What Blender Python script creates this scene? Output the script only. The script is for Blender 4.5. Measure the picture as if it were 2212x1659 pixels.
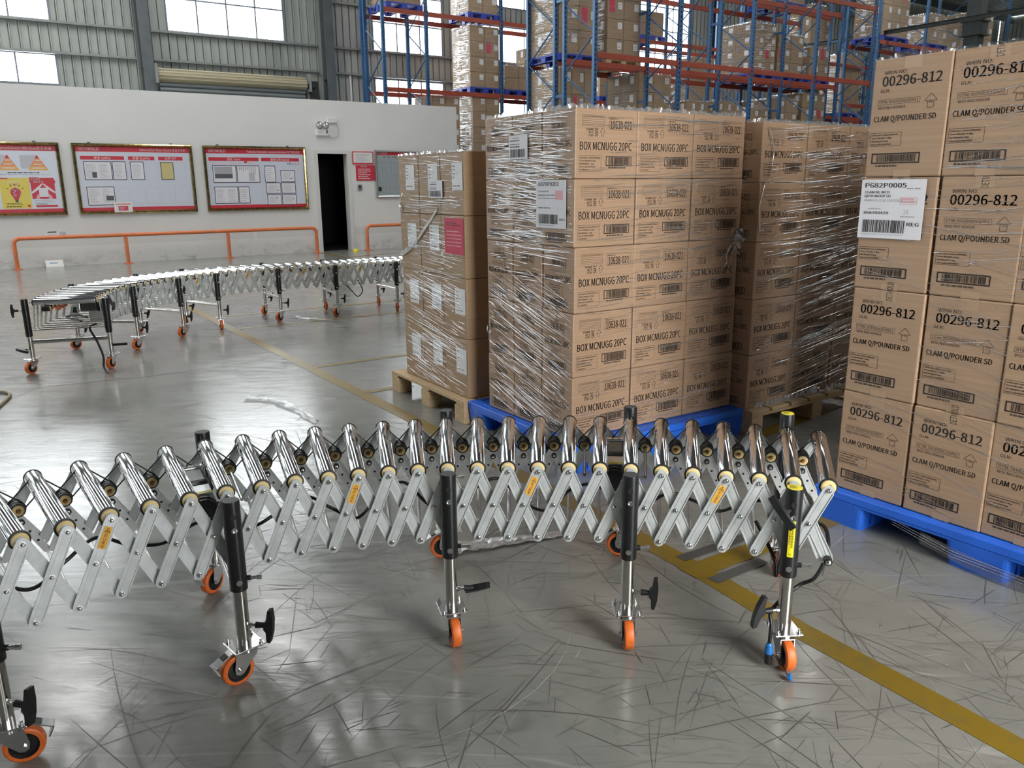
import bpy, bmesh, math, random
from mathutils import Vector, Matrix

SC = bpy.context.scene
COL = SC.collection
for o in list(bpy.data.objects):
    bpy.data.objects.remove(o)

# ------------------------------------------------------------------ camera, sky, exposure, large lights
IW, IH, FPX = 2212, 1659, 1720.0
PITCH, ROLL, CAM_H = math.radians(14.049), math.radians(0.462), 1.45
_f = Vector((0, math.cos(PITCH), -math.sin(PITCH)))
_r = Vector((1, 0, 0))
_d = _f.cross(_r)
RIGHT = _r * math.cos(ROLL) + _d * math.sin(ROLL)
DOWN = _d * math.cos(ROLL) - _r * math.sin(ROLL)
FWD = _f
cam_data = bpy.data.cameras.new('camera')
cam = bpy.data.objects.new('camera', cam_data)
COL.objects.link(cam)
cam_data.sensor_fit = 'HORIZONTAL'
cam_data.sensor_width = 36.0
cam_data.lens = FPX * 36.0 / IW
cam_data.clip_start, cam_data.clip_end = 0.05, 400
_m = Matrix((RIGHT, -DOWN, -FWD)).transposed().to_4x4()
_m.translation = (0, 0, CAM_H)
cam.matrix_world = _m
SC.camera = cam

AZ = math.radians(56.128)
U = Vector((math.sin(AZ), math.cos(AZ), 0))          # along the white wall and the racks
V = Vector((-math.cos(AZ), math.sin(AZ), 0))         # away from us, towards the outer wall
GRID = math.atan2(U.y, U.x)
Z = Vector((0, 0, 1))


def uv(u, v, z=0.0):
    return U * u + V * v + Z * z


world = bpy.data.worlds.new('sky')
SC.world = world
world.use_nodes = True
_bg = world.node_tree.nodes['Background']
_bg.inputs['Color'].default_value = (0.93, 0.97, 1.0, 1)
_bg.inputs['Strength'].default_value = 9.0

SC.view_settings.view_transform = 'Standard'
SC.view_settings.look = 'None'
SC.view_settings.gamma = 1.0
SC.view_settings.use_curve_mapping = False
SC.view_settings.exposure = 0.0
SC.render.film_transparent = False
SC.cycles.max_bounces = 7
SC.cycles.diffuse_bounces = 3
SC.cycles.glossy_bounces = 4
SC.cycles.transmission_bounces = 2
SC.cycles.transparent_max_bounces = 10
SC.cycles.sample_clamp_indirect = 6.0
SC.cycles.caustics_reflective = False
SC.cycles.caustics_refractive = False
SC.cycles.use_denoising = True


def area_light(name, loc, direction, sx, sy, power, color=(1, 1, 1), spin=None):
    l = bpy.data.lights.new(name, 'AREA')
    l.shape = 'RECTANGLE'
    l.size, l.size_y = sx, sy
    l.energy = power
    l.color = color
    o = bpy.data.objects.new(name, l)
    COL.objects.link(o)
    q = Vector(direction).to_track_quat('-Z', 'Y')
    o.matrix_world = Matrix.Translation(loc) @ q.to_matrix().to_4x4()
    return o


ROOF_Z = 9.6
# skylight strips in the roof (one lamp under each strip) and the open loading doors behind us
SKY = [(-8.5, 10.0, 20.0), (-4.0, 10.0, 20.0), (0.5, 8.0, 20.0), (5.0, 8.0, 20.0), (14.5, -3.0, 19.0), (24.0, -3.0, 19.0), (34.0, -3.0, 19.0)]
LIGHT_SKYLIGHT, LIGHT_DOCK = 21.0, 255.0
for _u, _a, _b in SKY:
    _l = area_light('skylight_lamp', uv(_u, (_a + _b) / 2, ROOF_Z - 0.3), (0, 0, -1), 1.0, _b - _a, LIGHT_SKYLIGHT * (_b - _a), (1.0, 0.99, 0.97))
    _l.rotation_mode = 'XYZ'
    _l.rotation_euler = (0, 0, GRID)
area_light('dock_door_lamp', uv(1.8, -3.2, 3.2), V + Z * -0.75, 2.6, 2.6, LIGHT_DOCK, (1.0, 0.95, 0.88))

# ------------------------------------------------------------------ pixel helpers (survey of the photograph)


def ray(px, py):
    return (RIGHT * ((px - IW / 2) / FPX) + DOWN * ((py - IH / 2) / FPX) + FWD)


def G(px, py, z=0.0):
    d = ray(px, py)
    t = (z - CAM_H) / d.z
    return Vector((d.x * t, d.y * t, z))


def PV(px, py, v):
    """point of the vertical plane v = const seen at a pixel -> (u, z)"""
    d = ray(px, py)
    t = v / d.dot(V)
    P = Vector((0, 0, CAM_H)) + d * t
    return P.dot(U), P.z


# ------------------------------------------------------------------ materials
MATS = {}


def nt_new(name):
    m = bpy.data.materials.new(name)
    m.use_nodes = True
    nt = m.node_tree
    b = nt.nodes['Principled BSDF']
    MATS[name] = m
    return m, nt, b


def lnk(nt, a, b):
    nt.links.new(a, b)


def noise(nt, scale, detail=4, vec=None, rough=0.55, dist=0.0):
    n = nt.nodes.new('ShaderNodeTexNoise')
    n.inputs['Scale'].default_value = scale
    n.inputs['Detail'].default_value = detail
    n.inputs['Roughness'].default_value = rough
    n.inputs['Distortion'].default_value = dist
    if vec is not None:
        lnk(nt, vec, n.inputs['Vector'])
    return n


def mapping(nt, scale=(1, 1, 1), rot=(0, 0, 0), out='Object'):
    tc = nt.nodes.new('ShaderNodeTexCoord')
    mp = nt.nodes.new('ShaderNodeMapping')
    mp.inputs['Scale'].default_value = scale
    mp.inputs['Rotation'].default_value = rot
    lnk(nt, tc.outputs[out], mp.inputs['Vector'])
    return mp.outputs['Vector']


def ramp(nt, src, stops):
    r = nt.nodes.new('ShaderNodeValToRGB')
    e = r.color_ramp.elements
    while len(e) < len(stops):
        e.new(0.5)
    for k, (p, c) in enumerate(stops):
        e[k].position = p
        e[k].color = (c, c, c, 1) if isinstance(c, (int, float)) else (*c, 1)
    lnk(nt, src, r.inputs['Fac'])
    return r.outputs['Color']


def mixc(nt, fac, a, b, mode='MIX'):
    m = nt.nodes.new('ShaderNodeMix')
    m.data_type = 'RGBA'
    m.blend_type = mode
    for sock, v in ((0, fac), (6, a), (7, b)):
        if hasattr(v, 'links') or hasattr(v, 'is_linked'):
            lnk(nt, v, m.inputs[sock])
        elif sock == 0:
            m.inputs[0].default_value = v
        else:
            m.inputs[sock].default_value = (*v, 1)
    return m.outputs[2]


def math_n(nt, op, a, b=0.0, c=None):
    m = nt.nodes.new('ShaderNodeMath')
    m.operation = op
    for k, v in ((0, a), (1, b), (2, c)):
        if v is None:
            continue
        if hasattr(v, 'is_linked'):
            lnk(nt, v, m.inputs[k])
        else:
            m.inputs[k].default_value = v
    return m.outputs[0]


def bump(nt, b, h, strength, dist=0.01, sock='Normal'):
    n = nt.nodes.new('ShaderNodeBump')
    n.inputs['Strength'].default_value = strength
    n.inputs['Distance'].default_value = dist
    lnk(nt, h, n.inputs['Height'])
    lnk(nt, n.outputs['Normal'], b.inputs[sock])


def simple(name, col, rough=0.5, metal=0.0, var=0.0, vscale=8.0, bmp=0.0, coat=0.0, spec=None):
    m, nt, b = nt_new(name)
    b.inputs['Base Color'].default_value = (*col, 1)
    b.inputs['Roughness'].default_value = rough
    b.inputs['Metallic'].default_value = metal
    if coat:
        b.inputs['Coat Weight'].default_value = coat
        b.inputs['Coat Roughness'].default_value = 0.1
    if spec is not None:
        b.inputs['Specular IOR Level'].default_value = spec
    if var:
        vec = mapping(nt)
        n = noise(nt, vscale, 5, vec)
        lo = tuple(max(0, c * (1 - var)) for c in col)
        hi = tuple(min(1, c * (1 + var)) for c in col)
        lnk(nt, ramp(nt, n.outputs['Fac'], [(0.3, lo), (0.7, hi)]), b.inputs['Base Color'])
        if bmp:
            bump(nt, b, n.outputs['Fac'], bmp, 0.003)
    return m


simple('chrome', (0.74, 0.75, 0.77), 0.07, 1.0)
simple('stainless', (0.62, 0.60, 0.57), 0.2, 1.0, 0.08, 30)
simple('galvanized', (0.78, 0.815, 0.815), 0.36, 0.45, 0.10, 26)
simple('pale_bar', (0.80, 0.81, 0.80), 0.42, 0.5, 0.05, 30)
simple('bolt_steel', (0.78, 0.78, 0.78), 0.16, 1.0)
simple('black_coat', (0.012, 0.012, 0.013), 0.32, 0.0, 0.2, 60)
simple('black_rubber', (0.011, 0.011, 0.012), 0.45)
simple('dark_cap', (0.055, 0.057, 0.058), 0.6)
simple('yellow_cap', (0.94, 0.74, 0.34), 0.42)
simple('label_yellow', (0.92, 0.78, 0.03), 0.35)
simple('sticker_orange', (0.92, 0.50, 0.08), 0.45)
simple('orange_wheel', (0.80, 0.17, 0.03), 0.42, 0, 0.18, 40)
simple('brown_axle', (0.55, 0.20, 0.06), 0.5)
simple('motor_grey', (0.13, 0.135, 0.13), 0.35, 0.4, 0.15, 20)
simple('ink', (0.018, 0.014, 0.012), 0.55)
simple('ink_soft', (0.06, 0.042, 0.03), 0.6)
simple('ink_grey', (0.42, 0.42, 0.47), 0.6)
simple('deep_red', (0.36, 0.02, 0.035), 0.5)
simple('paper', (0.80, 0.80, 0.84), 0.6)
simple('paper_white', (0.82, 0.82, 0.82), 0.55)
simple('paper_blue', (0.66, 0.70, 0.80), 0.3)
simple('paper_yellow', (0.62, 0.55, 0.25), 0.5)
simple('poster_red', (0.62, 0.035, 0.06), 0.4)
simple('poster_yellow', (0.80, 0.66, 0.12), 0.4)
simple('poster_orange', (0.84, 0.30, 0.08), 0.4)
simple('poster_amber', (0.84, 0.46, 0.14), 0.4)
simple('poster_grey', (0.55, 0.56, 0.62), 0.4)
simple('rose_stamp', (0.80, 0.45, 0.48), 0.6)
simple('photo_dark', (0.10, 0.11, 0.12), 0.5)
simple('holder_navy', (0.02, 0.025, 0.07), 0.4)
simple('gold_frame', (0.42, 0.32, 0.14), 0.16, 1.0, 0.5, 14)
simple('white_frame', (0.72, 0.72, 0.70), 0.4)
simple('alu_frame', (0.6, 0.6, 0.6), 0.3, 0.9)
simple('plastic_white', (0.80, 0.80, 0.78), 0.35)
simple('lamp_glass', (0.75, 0.77, 0.78), 0.1, 0.6)
simple('rail_orange', (0.72, 0.20, 0.07), 0.4, 0, 0.12, 6)
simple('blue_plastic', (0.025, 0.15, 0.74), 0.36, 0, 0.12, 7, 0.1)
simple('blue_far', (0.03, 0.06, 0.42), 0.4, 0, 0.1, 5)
simple('rack_blue', (0.038, 0.125, 0.27), 0.38, 0.1, 0.12, 4)
simple('rack_red', (0.34, 0.06, 0.03), 0.45, 0, 0.12, 4)
simple('steel_dark', (0.035, 0.042, 0.04), 0.5, 0.3, 0.2, 3)
simple('steel_column', (0.13, 0.15, 0.155), 0.5, 0.2, 0.15, 3)
simple('girt_grey', (0.30, 0.32, 0.31), 0.45, 0.4, 0.1, 3)
simple('shutter_cream', (0.55, 0.49, 0.33), 0.4, 0.1)
simple('shutter_grey', (0.26, 0.29, 0.30), 0.45, 0.3)
simple('red_sheet', (0.62, 0.05, 0.10), 0.4, 0, 0.15, 20)
simple('strap_white', (0.75, 0.75, 0.72), 0.4)
simple('plug_blue', (0.02, 0.17, 0.50), 0.3)
simple('cable_black', (0.012, 0.012, 0.012), 0.35)
simple('cable_tan', (0.33, 0.27, 0.16), 0.5)
simple('mullion', (0.25, 0.28, 0.34), 0.5, 0.3)
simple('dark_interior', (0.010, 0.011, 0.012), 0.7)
simple('mint', (0.42, 0.52, 0.52), 0.5)


def wood_mat():
    m, nt, b = nt_new('pallet_wood')
    vec = mapping(nt, (3, 40, 40))
    n = noise(nt, 1.0, 5, vec, 0.6, 0.4)
    n2 = noise(nt, 5.0, 3, mapping(nt))
    c = ramp(nt, n.outputs['Fac'], [(0.25, (0.40, 0.27, 0.14)), (0.55, (0.60, 0.44, 0.25)), (0.8, (0.66, 0.52, 0.32))])
    lnk(nt, mixc(nt, math_n(nt, 'MULTIPLY', n2.outputs['Fac'], 0.35), c, (0.42, 0.32, 0.2)), b.inputs['Base Color'])
    b.inputs['Roughness'].default_value = 0.7
    bump(nt, b, n.outputs['Fac'], 0.25, 0.002)


def carton_mat(name, col, coat, crough=0.13, wr=0.5):
    """corrugated cardboard under a tight layer of stretch film (coat with wrinkles)"""
    m, nt, b = nt_new(name)
    vec = mapping(nt, (1.2, 1.2, 60))
    n = noise(nt, 1.0, 3, vec, 0.5)
    n2 = noise(nt, 2.2, 4, mapping(nt))
    dk = tuple(c * 0.86 for c in col)
    lt = tuple(c * 1.08 for c in col)
    c1 = ramp(nt, n.outputs['Fac'], [(0.3, dk), (0.7, lt)])
    lnk(nt, mixc(nt, math_n(nt, 'MULTIPLY', n2.outputs['Fac'], 0.5), c1, tuple(c * 0.9 for c in col)), b.inputs['Base Color'])
    b.inputs['Roughness'].default_value = 0.72
    b.inputs['Specular IOR Level'].default_value = 0.2
    bump(nt, b, n.outputs['Fac'], 0.08, 0.002)
    if coat:
        b.inputs['Coat Weight'].default_value = coat
        b.inputs['Coat Roughness'].default_value = crough
        b.inputs['Coat IOR'].default_value = 1.5
        w = noise(nt, 1.0, 4, mapping(nt, (5, 5, 70), (0.12, 0.1, 0)), 0.6, 0.6)
        w2 = noise(nt, 9.0, 3, mapping(nt, (1, 1, 3), (0.3, -0.2, 0)), 0.5, 0.3)
        h = math_n(nt, 'ADD', w.outputs['Fac'], math_n(nt, 'MULTIPLY', w2.outputs['Fac'], 0.6))
        bump(nt, b, h, wr, 0.012, 'Coat Normal')


wood_mat()
CARD = (0.415, 0.275, 0.175)
carton_mat('card_wrapped', CARD, 0.55)
carton_mat('card_clear', (0.445, 0.30, 0.195), 0.22, 0.2, 0.35)
carton_mat('card_plain', (0.42, 0.285, 0.17), 0.45)
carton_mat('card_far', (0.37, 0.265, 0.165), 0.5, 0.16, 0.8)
simple('tape', (0.44, 0.30, 0.19), 0.35, 0, 0, 8, 0, 0.0)


def film_mat(name, fac, rough):
    m = bpy.data.materials.new(name)
    m.use_nodes = True
    nt = m.node_tree
    nt.nodes.clear()
    out = nt.nodes.new('ShaderNodeOutputMaterial')
    mix = nt.nodes.new('ShaderNodeMixShader')
    tr = nt.nodes.new('ShaderNodeBsdfTransparent')
    gl = nt.nodes.new('ShaderNodeBsdfGlossy')
    gl.inputs['Roughness'].default_value = rough
    gl.inputs['Color'].default_value = (0.95, 0.96, 0.97, 1)
    lw = nt.nodes.new('ShaderNodeLayerWeight')
    lw.inputs['Blend'].default_value = 0.35
    f = math_n(nt, 'MULTIPLY_ADD', lw.outputs['Fresnel'], 0.5, fac)
    n = nt.nodes.new('ShaderNodeTexNoise')
    n.inputs['Scale'].default_value = 30
    bp = nt.nodes.new('ShaderNodeBump')
    bp.inputs['Strength'].default_value = 0.3
    bp.inputs['Distance'].default_value = 0.004
    lnk(nt, n.outputs['Fac'], bp.inputs['Height'])
    lnk(nt, bp.outputs['Normal'], gl.inputs['Normal'])
    lnk(nt, f, mix.inputs[0])
    lnk(nt, tr.outputs[0], mix.inputs[1])
    df = nt.nodes.new('ShaderNodeBsdfDiffuse')
    df.inputs['Color'].default_value = (0.9, 0.91, 0.92, 1)
    m2 = nt.nodes.new('ShaderNodeMixShader')
    m2.inputs[0].default_value = 0.22
    lnk(nt, gl.outputs[0], m2.inputs[1])
    lnk(nt, df.outputs[0], m2.inputs[2])
    lnk(nt, m2.outputs[0], mix.inputs[2])
    lnk(nt, mix.outputs[0], out.inputs['Surface'])
    MATS[name] = m


film_mat('film_ridge', 0.55, 0.10)
film_mat('film_sheet', 0.12, 0.12)


def floor_mat():
    m, nt, b = nt_new('painted_concrete')
    big = noise(nt, 0.55, 4, mapping(nt), 0.5, 0.5)
    mid = noise(nt, 3.2, 5, mapping(nt, (1, 1, 1), (0, 0, 0.4)), 0.6, 0.4)
    c = ramp(nt, big.outputs['Fac'], [(0.3, (0.205, 0.214, 0.196)), (0.7, (0.325, 0.318, 0.288))])
    c = mixc(nt, 0.35, c, ramp(nt, mid.outputs['Fac'], [(0.3, (0.145, 0.151, 0.139)), (0.7, (0.315, 0.308, 0.28))]))
    # long scuffs and scratches: contour lines of stretched noise, in several directions
    dark = None
    for k in range(9):
        rot = (0.5, 1.3, 2.2, 2.8, 0.1, 1.8, 0.75, 2.5, 1.05)[k]
        sx, sy = (0.22, 0.3, 0.25, 0.5, 0.6, 1.0, 0.35, 0.8, 0.5)[k], (1.7, 2.2, 1.9, 2.6, 3.4, 4.2, 5.0, 6.0, 7.0)[k]
        wdt = (0.011, 0.010, 0.009, 0.010, 0.008, 0.009, 0.009, 0.010, 0.010)[k]
        n = noise(nt, 1.0, 2, mapping(nt, (sx, sy, 1), (0, 0, rot)), 0.5, 0.12)
        line = ramp(nt, math_n(nt, 'ABSOLUTE', math_n(nt, 'SUBTRACT', n.outputs['Fac'], 0.455 + 0.012 * k)), [(0.0, 1.0), (wdt, 0.0)])
        gate = ramp(nt, noise(nt, 1.4 + 0.5 * k, 4, mapping(nt, (1, 1, 1), (0, 0, rot + 1)), 0.65).outputs['Fac'], [(0.5, 0.0), (0.68, 0.4)])
        v = math_n(nt, 'MULTIPLY', line, gate)
        dark = v if dark is None else math_n(nt, 'MAXIMUM', dark, v)
    c = mixc(nt, dark, c, (0.055, 0.055, 0.052))
    lite = None
    for k, (rot, sx, sy) in enumerate([(0.9, 0.3, 2.3), (2.5, 0.4, 2.8)]):
        n = noise(nt, 1.0, 2, mapping(nt, (sx, sy, 1), (0, 0, rot)), 0.45, 0.2)
        line = ramp(nt, math_n(nt, 'ABSOLUTE', math_n(nt, 'SUBTRACT', n.outputs['Fac'], 0.53)), [(0.0, 1.0), (0.006, 0.0)])
        gate = ramp(nt, noise(nt, 1.7, 3, mapping(nt, (1, 1, 1), (0, 0, rot + 2))).outputs['Fac'], [(0.52, 0.0), (0.62, 0.5)])
        v = math_n(nt, 'MULTIPLY', line, gate)
        lite = v if lite is None else math_n(nt, 'MAXIMUM', lite, v)
    c = mixc(nt, lite, c, (0.42, 0.42, 0.40))
    spk = noise(nt, 120, 2, mapping(nt))
    c = mixc(nt, ramp(nt, spk.outputs['Fac'], [(0.62, 0.0), (0.75, 0.35)]), c, (0.30, 0.30, 0.28))
    lnk(nt, c, b.inputs['Base Color'])
    rg = noise(nt, 7, 5, mapping(nt, (0.6, 2.0, 1), (0, 0, 0.3)), 0.65, 0.4)
    r = ramp(nt, rg.outputs['Fac'], [(0.3, 0.13), (0.7, 0.26)])
    lnk(nt, math_n(nt, 'ADD', r, math_n(nt, 'MULTIPLY', dark, 0.15)), b.inputs['Roughness'])
    b.inputs['Specular IOR Level'].default_value = 0.7
    hb = noise(nt, 14, 5, mapping(nt, (0.35, 1.6, 1), (0, 0, 0.15)), 0.6, 0.5)
    h = math_n(nt, 'SUBTRACT', hb.outputs['Fac'], math_n(nt, 'MULTIPLY', dark, 0.4))
    bump(nt, b, h, 0.12, 0.005)


def marking_mat():
    m, nt, b = nt_new('worn_yellow_paint')
    n = noise(nt, 16, 6, mapping(nt), 0.7, 0.4)
    n2 = noise(nt, 2.0, 3, mapping(nt))
    wear = ramp(nt, math_n(nt, 'ADD', math_n(nt, 'MULTIPLY', n.outputs['Fac'], 0.7), math_n(nt, 'MULTIPLY', n2.outputs['Fac'], 0.4)), [(0.52, 0.0), (0.68, 0.6)])
    lnk(nt, mixc(nt, wear, (0.225, 0.145, 0.012), (0.14, 0.115, 0.05)), b.inputs['Base Color'])
    b.inputs['Roughness'].default_value = 0.34
    bump(nt, b, n.outputs['Fac'], 0.1, 0.002)


def wall_mat():
    m, nt, b = nt_new('white_plaster')
    n = noise(nt, 0.5, 4, mapping(nt))
    c = ramp(nt, n.outputs['Fac'], [(0.3, (0.76, 0.765, 0.75)), (0.7, (0.83, 0.83, 0.81))])
    # scuffs of dirt near the floor
    tc = nt.nodes.new('ShaderNodeTexCoord')
    sx = nt.nodes.new('ShaderNodeSeparateXYZ')
    lnk(nt, tc.outputs['Object'], sx.inputs[0])
    low = ramp(nt, math_n(nt, 'MULTIPLY', sx.outputs['Z'], 1.0), [(0.0, 1.0), (0.34, 0.0)])
    d = noise(nt, 3.5, 6, mapping(nt, (1, 1, 1.6)), 0.7, 0.3)
    dirt = math_n(nt, 'MULTIPLY', low, ramp(nt, d.outputs['Fac'], [(0.5, 0.0), (0.68, 0.5)]))
    c = mixc(nt, dirt, c, (0.16, 0.16, 0.15))
    band = ramp(nt, sx.outputs['Z'], [(0.36, 0.0), (0.37, 0.35), (0.52, 0.35), (0.54, 0.0)])
    c = mixc(nt, band, c, (0.58, 0.575, 0.55))
    lnk(nt, c, b.inputs['Base Color'])
    b.inputs['Roughness'].default_value = 0.6


def cladding_mat():
    m, nt, b = nt_new('metal_cladding')
    n = noise(nt, 1.2, 5, mapping(nt, (1, 1, 0.25)), 0.6)
    lnk(nt, ramp(nt, n.outputs['Fac'], [(0.3, (0.35, 0.385, 0.36)), (0.7, (0.51, 0.545, 0.50))]), b.inputs['Base Color'])
    b.inputs['Roughness'].default_value = 0.5
    b.inputs['Metallic'].default_value = 0.15


floor_mat()
marking_mat()
wall_mat()
cladding_mat()
simple('roof_sheet', (0.17, 0.175, 0.175), 0.5, 0.3, 0.15, 1.0)
simple('scuff_dark', (0.11, 0.106, 0.094), 0.45)
simple('scuff_mid', (0.17, 0.166, 0.15), 0.4)
simple('scuff_pale', (0.42, 0.42, 0.395), 0.4)
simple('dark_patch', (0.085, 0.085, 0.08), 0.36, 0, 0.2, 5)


def emit_mat(name, col, s):
    m, nt, b = nt_new(name)
    b.inputs['Base Color'].default_value = (*col, 1)
    b.inputs['Emission Color'].default_value = (*col, 1)
    b.inputs['Emission Strength'].default_value = s


emit_mat('skylight_panel', (0.95, 0.97, 1.0), 2.6)
emit_mat('door_daylight', (1.0, 0.96, 0.9), 5.0)


def pane_mat():
    m = bpy.data.materials.new('window_glass')
    m.use_nodes = True
    nt = m.node_tree
    nt.nodes.clear()
    out = nt.nodes.new('ShaderNodeOutputMaterial')
    mix = nt.nodes.new('ShaderNodeMixShader')
    tr = nt.nodes.new('ShaderNodeBsdfTransparent')
    tr.inputs['Color'].default_value = (0.95, 0.97, 0.96, 1)
    gl = nt.nodes.new('ShaderNodeBsdfGlossy')
    gl.inputs['Roughness'].default_value = 0.05
    mix.inputs[0].default_value = 0.06
    lnk(nt, tr.outputs[0], mix.inputs[1])
    lnk(nt, gl.outputs[0], mix.inputs[2])
    lnk(nt, mix.outputs[0], out.inputs['Surface'])
    MATS['window_glass'] = m


pane_mat()

# ------------------------------------------------------------------ mesh builder
TEXT_CACHE = {}
try:                                        # the sans-serif face that ships inside Blender itself; the built-in face otherwise
    import os
    SANS = bpy.data.fonts.load(os.path.join(bpy.utils.system_resource('DATAFILES', path='fonts'), 'Noto Sans CJK Regular.woff2'))
except Exception:
    SANS = None


def text_geo(body, bold=False):
    key = (body, bold)
    if key in TEXT_CACHE:
        return TEXT_CACHE[key]
    c = bpy.data.curves.new('lettering', 'FONT')
    c.body = body
    c.resolution_u = 2
    if SANS is not None:
        c.font = SANS
    o = bpy.data.objects.new('lettering', c)
    COL.objects.link(o)
    dg = bpy.context.evaluated_depsgraph_get()
    me = bpy.data.meshes.new_from_object(o.evaluated_get(dg))
    vs = [(v.co.x, v.co.y) for v in me.vertices]
    fs = [tuple(p.vertices) for p in me.polygons]
    bpy.data.meshes.remove(me)
    bpy.data.objects.remove(o)
    bpy.data.curves.remove(c)
    if '#cap' not in TEXT_CACHE:
        TEXT_CACHE['#cap'] = 0.7
        g = text_geo('H')
        TEXT_CACHE['#cap'] = max(v[1] for v in g[0])
        TEXT_CACHE.pop(('H', False))
    cap = TEXT_CACHE['#cap']
    if bold:                                # heavier strokes: the outline laid down three times, a little apart
        n = len(vs)
        e = cap * 0.028
        vs = [(x - e, y) for x, y in vs] + vs + [(x + e, y) for x, y in vs]
        fs = fs + [tuple(k + n for k in f) for f in fs] + [tuple(k + 2 * n for k in f) for f in fs]
    x0 = min(v[0] for v in vs)
    x1 = max(v[0] for v in vs)
    y0, y1 = 0.0, cap
    TEXT_CACHE[key] = (vs, fs, x0, x1, y0, y1)
    return TEXT_CACHE[key]


class Plane:
    """a drawing plane: origin, x and y unit vectors; n points towards the reader"""

    def __init__(s, o, ex, ey, eps=0.0006):
        s.o, s.ex, s.ey = Vector(o), Vector(ex), Vector(ey)
        s.n = s.ex.cross(s.ey).normalized()
        s.eps = eps

    def p(s, x, y, k=1.0):
        return s.o + s.ex * x + s.ey * y + s.n * s.eps * k


class MB:
    def __init__(s):
        s.v, s.f, s.mi, s.sm, s.mats = [], [], [], [], []

    def m(s, name):
        if name not in s.mats:
            s.mats.append(name)
        return s.mats.index(name)

    def add(s, vs, fs, mat, smooth=False, T=None):
        b = len(s.v)
        i = s.m(mat)
        if T is not None:
            vs = [T @ Vector(v) for v in vs]
        s.v.extend(Vector(v) for v in vs)
        for f in fs:
            s.f.append(tuple(b + k for k in f))
            s.mi.append(i)
            s.sm.append(smooth)
        return s

    def quad(s, a, b, c, d, mat):
        return s.add([a, b, c, d], [(0, 1, 2, 3)], mat)

    def box(s, x0, x1, y0, y1, z0, z1, mat, T=None, bev=0.0):
        if bev <= 0:
            vs = [(x0, y0, z0), (x1, y0, z0), (x1, y1, z0), (x0, y1, z0), (x0, y0, z1), (x1, y0, z1), (x1, y1, z1), (x0, y1, z1)]
            fs = [(3, 2, 1, 0), (4, 5, 6, 7), (0, 1, 5, 4), (1, 2, 6, 5), (2, 3, 7, 6), (3, 0, 4, 7)]
            return s.add(vs, fs, mat, False, T)
        bm = bmesh.new()
        bmesh.ops.create_cube(bm, size=1.0)
        for v in bm.verts:
            v.co = Vector(((x0 + x1) / 2 + v.co.x * (x1 - x0), (y0 + y1) / 2 + v.co.y * (y1 - y0), (z0 + z1) / 2 + v.co.z * (z1 - z0)))
        bmesh.ops.bevel(bm, geom=list(bm.edges), offset=bev, segments=2, profile=0.5, affect='EDGES')
        bm.verts.index_update()
        vs = [v.co.copy() for v in bm.verts]
        fs = [tuple(v.index for v in f.verts) for f in bm.faces]
        bm.free()
        return s.add(vs, fs, mat, False, T)

    def cyl(s, p0, p1, r, mat, n=16, r2=None, caps=True, smooth=True):
        p0, p1 = Vector(p0), Vector(p1)
        r2 = r if r2 is None else r2
        d = (p1 - p0).normalized()
        a = d.orthogonal().normalized()
        if abs(d.z) < 0.9:
            a = d.cross(Z).normalized()
        b = d.cross(a)
        ring = [(math.cos(2 * math.pi * k / n), math.sin(2 * math.pi * k / n)) for k in range(n)]
        vs = [p0 + a * c * r + b * q * r for c, q in ring] + [p1 + a * c * r2 + b * q * r2 for c, q in ring]
        s.add(vs, [(k, (k + 1) % n, n + (k + 1) % n, n + k) for k in range(n)], mat, smooth)
        if caps:
            s.add(vs[:n], [tuple(range(n))[::-1]], mat)
            s.add(vs[n:], [tuple(range(n))], mat)
        return s

    def lathe(s, p0, d, prof, mat, n=20, smooth=True):
        """prof: list of (distance along d, radius)"""
        p0, d = Vector(p0), Vector(d).normalized()
        a = d.cross(Z).normalized() if abs(d.z) < 0.9 else Vector((1, 0, 0))
        b = d.cross(a)
        runs = [[prof[0]]]
        for i in range(1, len(prof)):
            runs[-1].append(prof[i])
            if i < len(prof) - 1:                # crease where the outline turns sharply
                d0 = Vector((prof[i][0] - prof[i - 1][0], prof[i][1] - prof[i - 1][1]))
                d1 = Vector((prof[i + 1][0] - prof[i][0], prof[i + 1][1] - prof[i][1]))
                if d0.length > 1e-7 and d1.length > 1e-7 and d0.angle(d1) > 0.5:
                    runs.append([prof[i]])
        for run in runs:
            vs = []
            for t, r in run:
                for k in range(n):
                    w = 2 * math.pi * k / n
                    vs.append(p0 + d * t + a * math.cos(w) * r + b * math.sin(w) * r)
            fs = []
            for i in range(len(run) - 1):
                for k in range(n):
                    fs.append((i * n + k, i * n + (k + 1) % n, (i + 1) * n + (k + 1) % n, (i + 1) * n + k))
            s.add(vs, fs, mat, smooth)
        return s

    def tube(s, pts, r, mat, n=8, caps=True):
        pts = [Vector(p) for p in pts]
        vs, fs = [], []
        a = None
        for i, p in enumerate(pts):
            t = (pts[min(i + 1, len(pts) - 1)] - pts[max(i - 1, 0)]).normalized()
            if a is None:
                a = t.orthogonal().normalized()
            a = (a - t * a.dot(t)).normalized()
            b = t.cross(a)
            for k in range(n):
                w = 2 * math.pi * k / n
                vs.append(p + a * math.cos(w) * r + b * math.sin(w) * r)
        for i in range(len(pts) - 1):
            for k in range(n):
                fs.append((i * n + k, i * n + (k + 1) % n, (i + 1) * n + (k + 1) % n, (i + 1) * n + k))
        s.add(vs, fs, mat, True)
        if caps:
            s.add(vs[:n], [tuple(range(n))[::-1]], mat)
            s.add(vs[-n:], [tuple(range(n))], mat)
        return s

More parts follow.
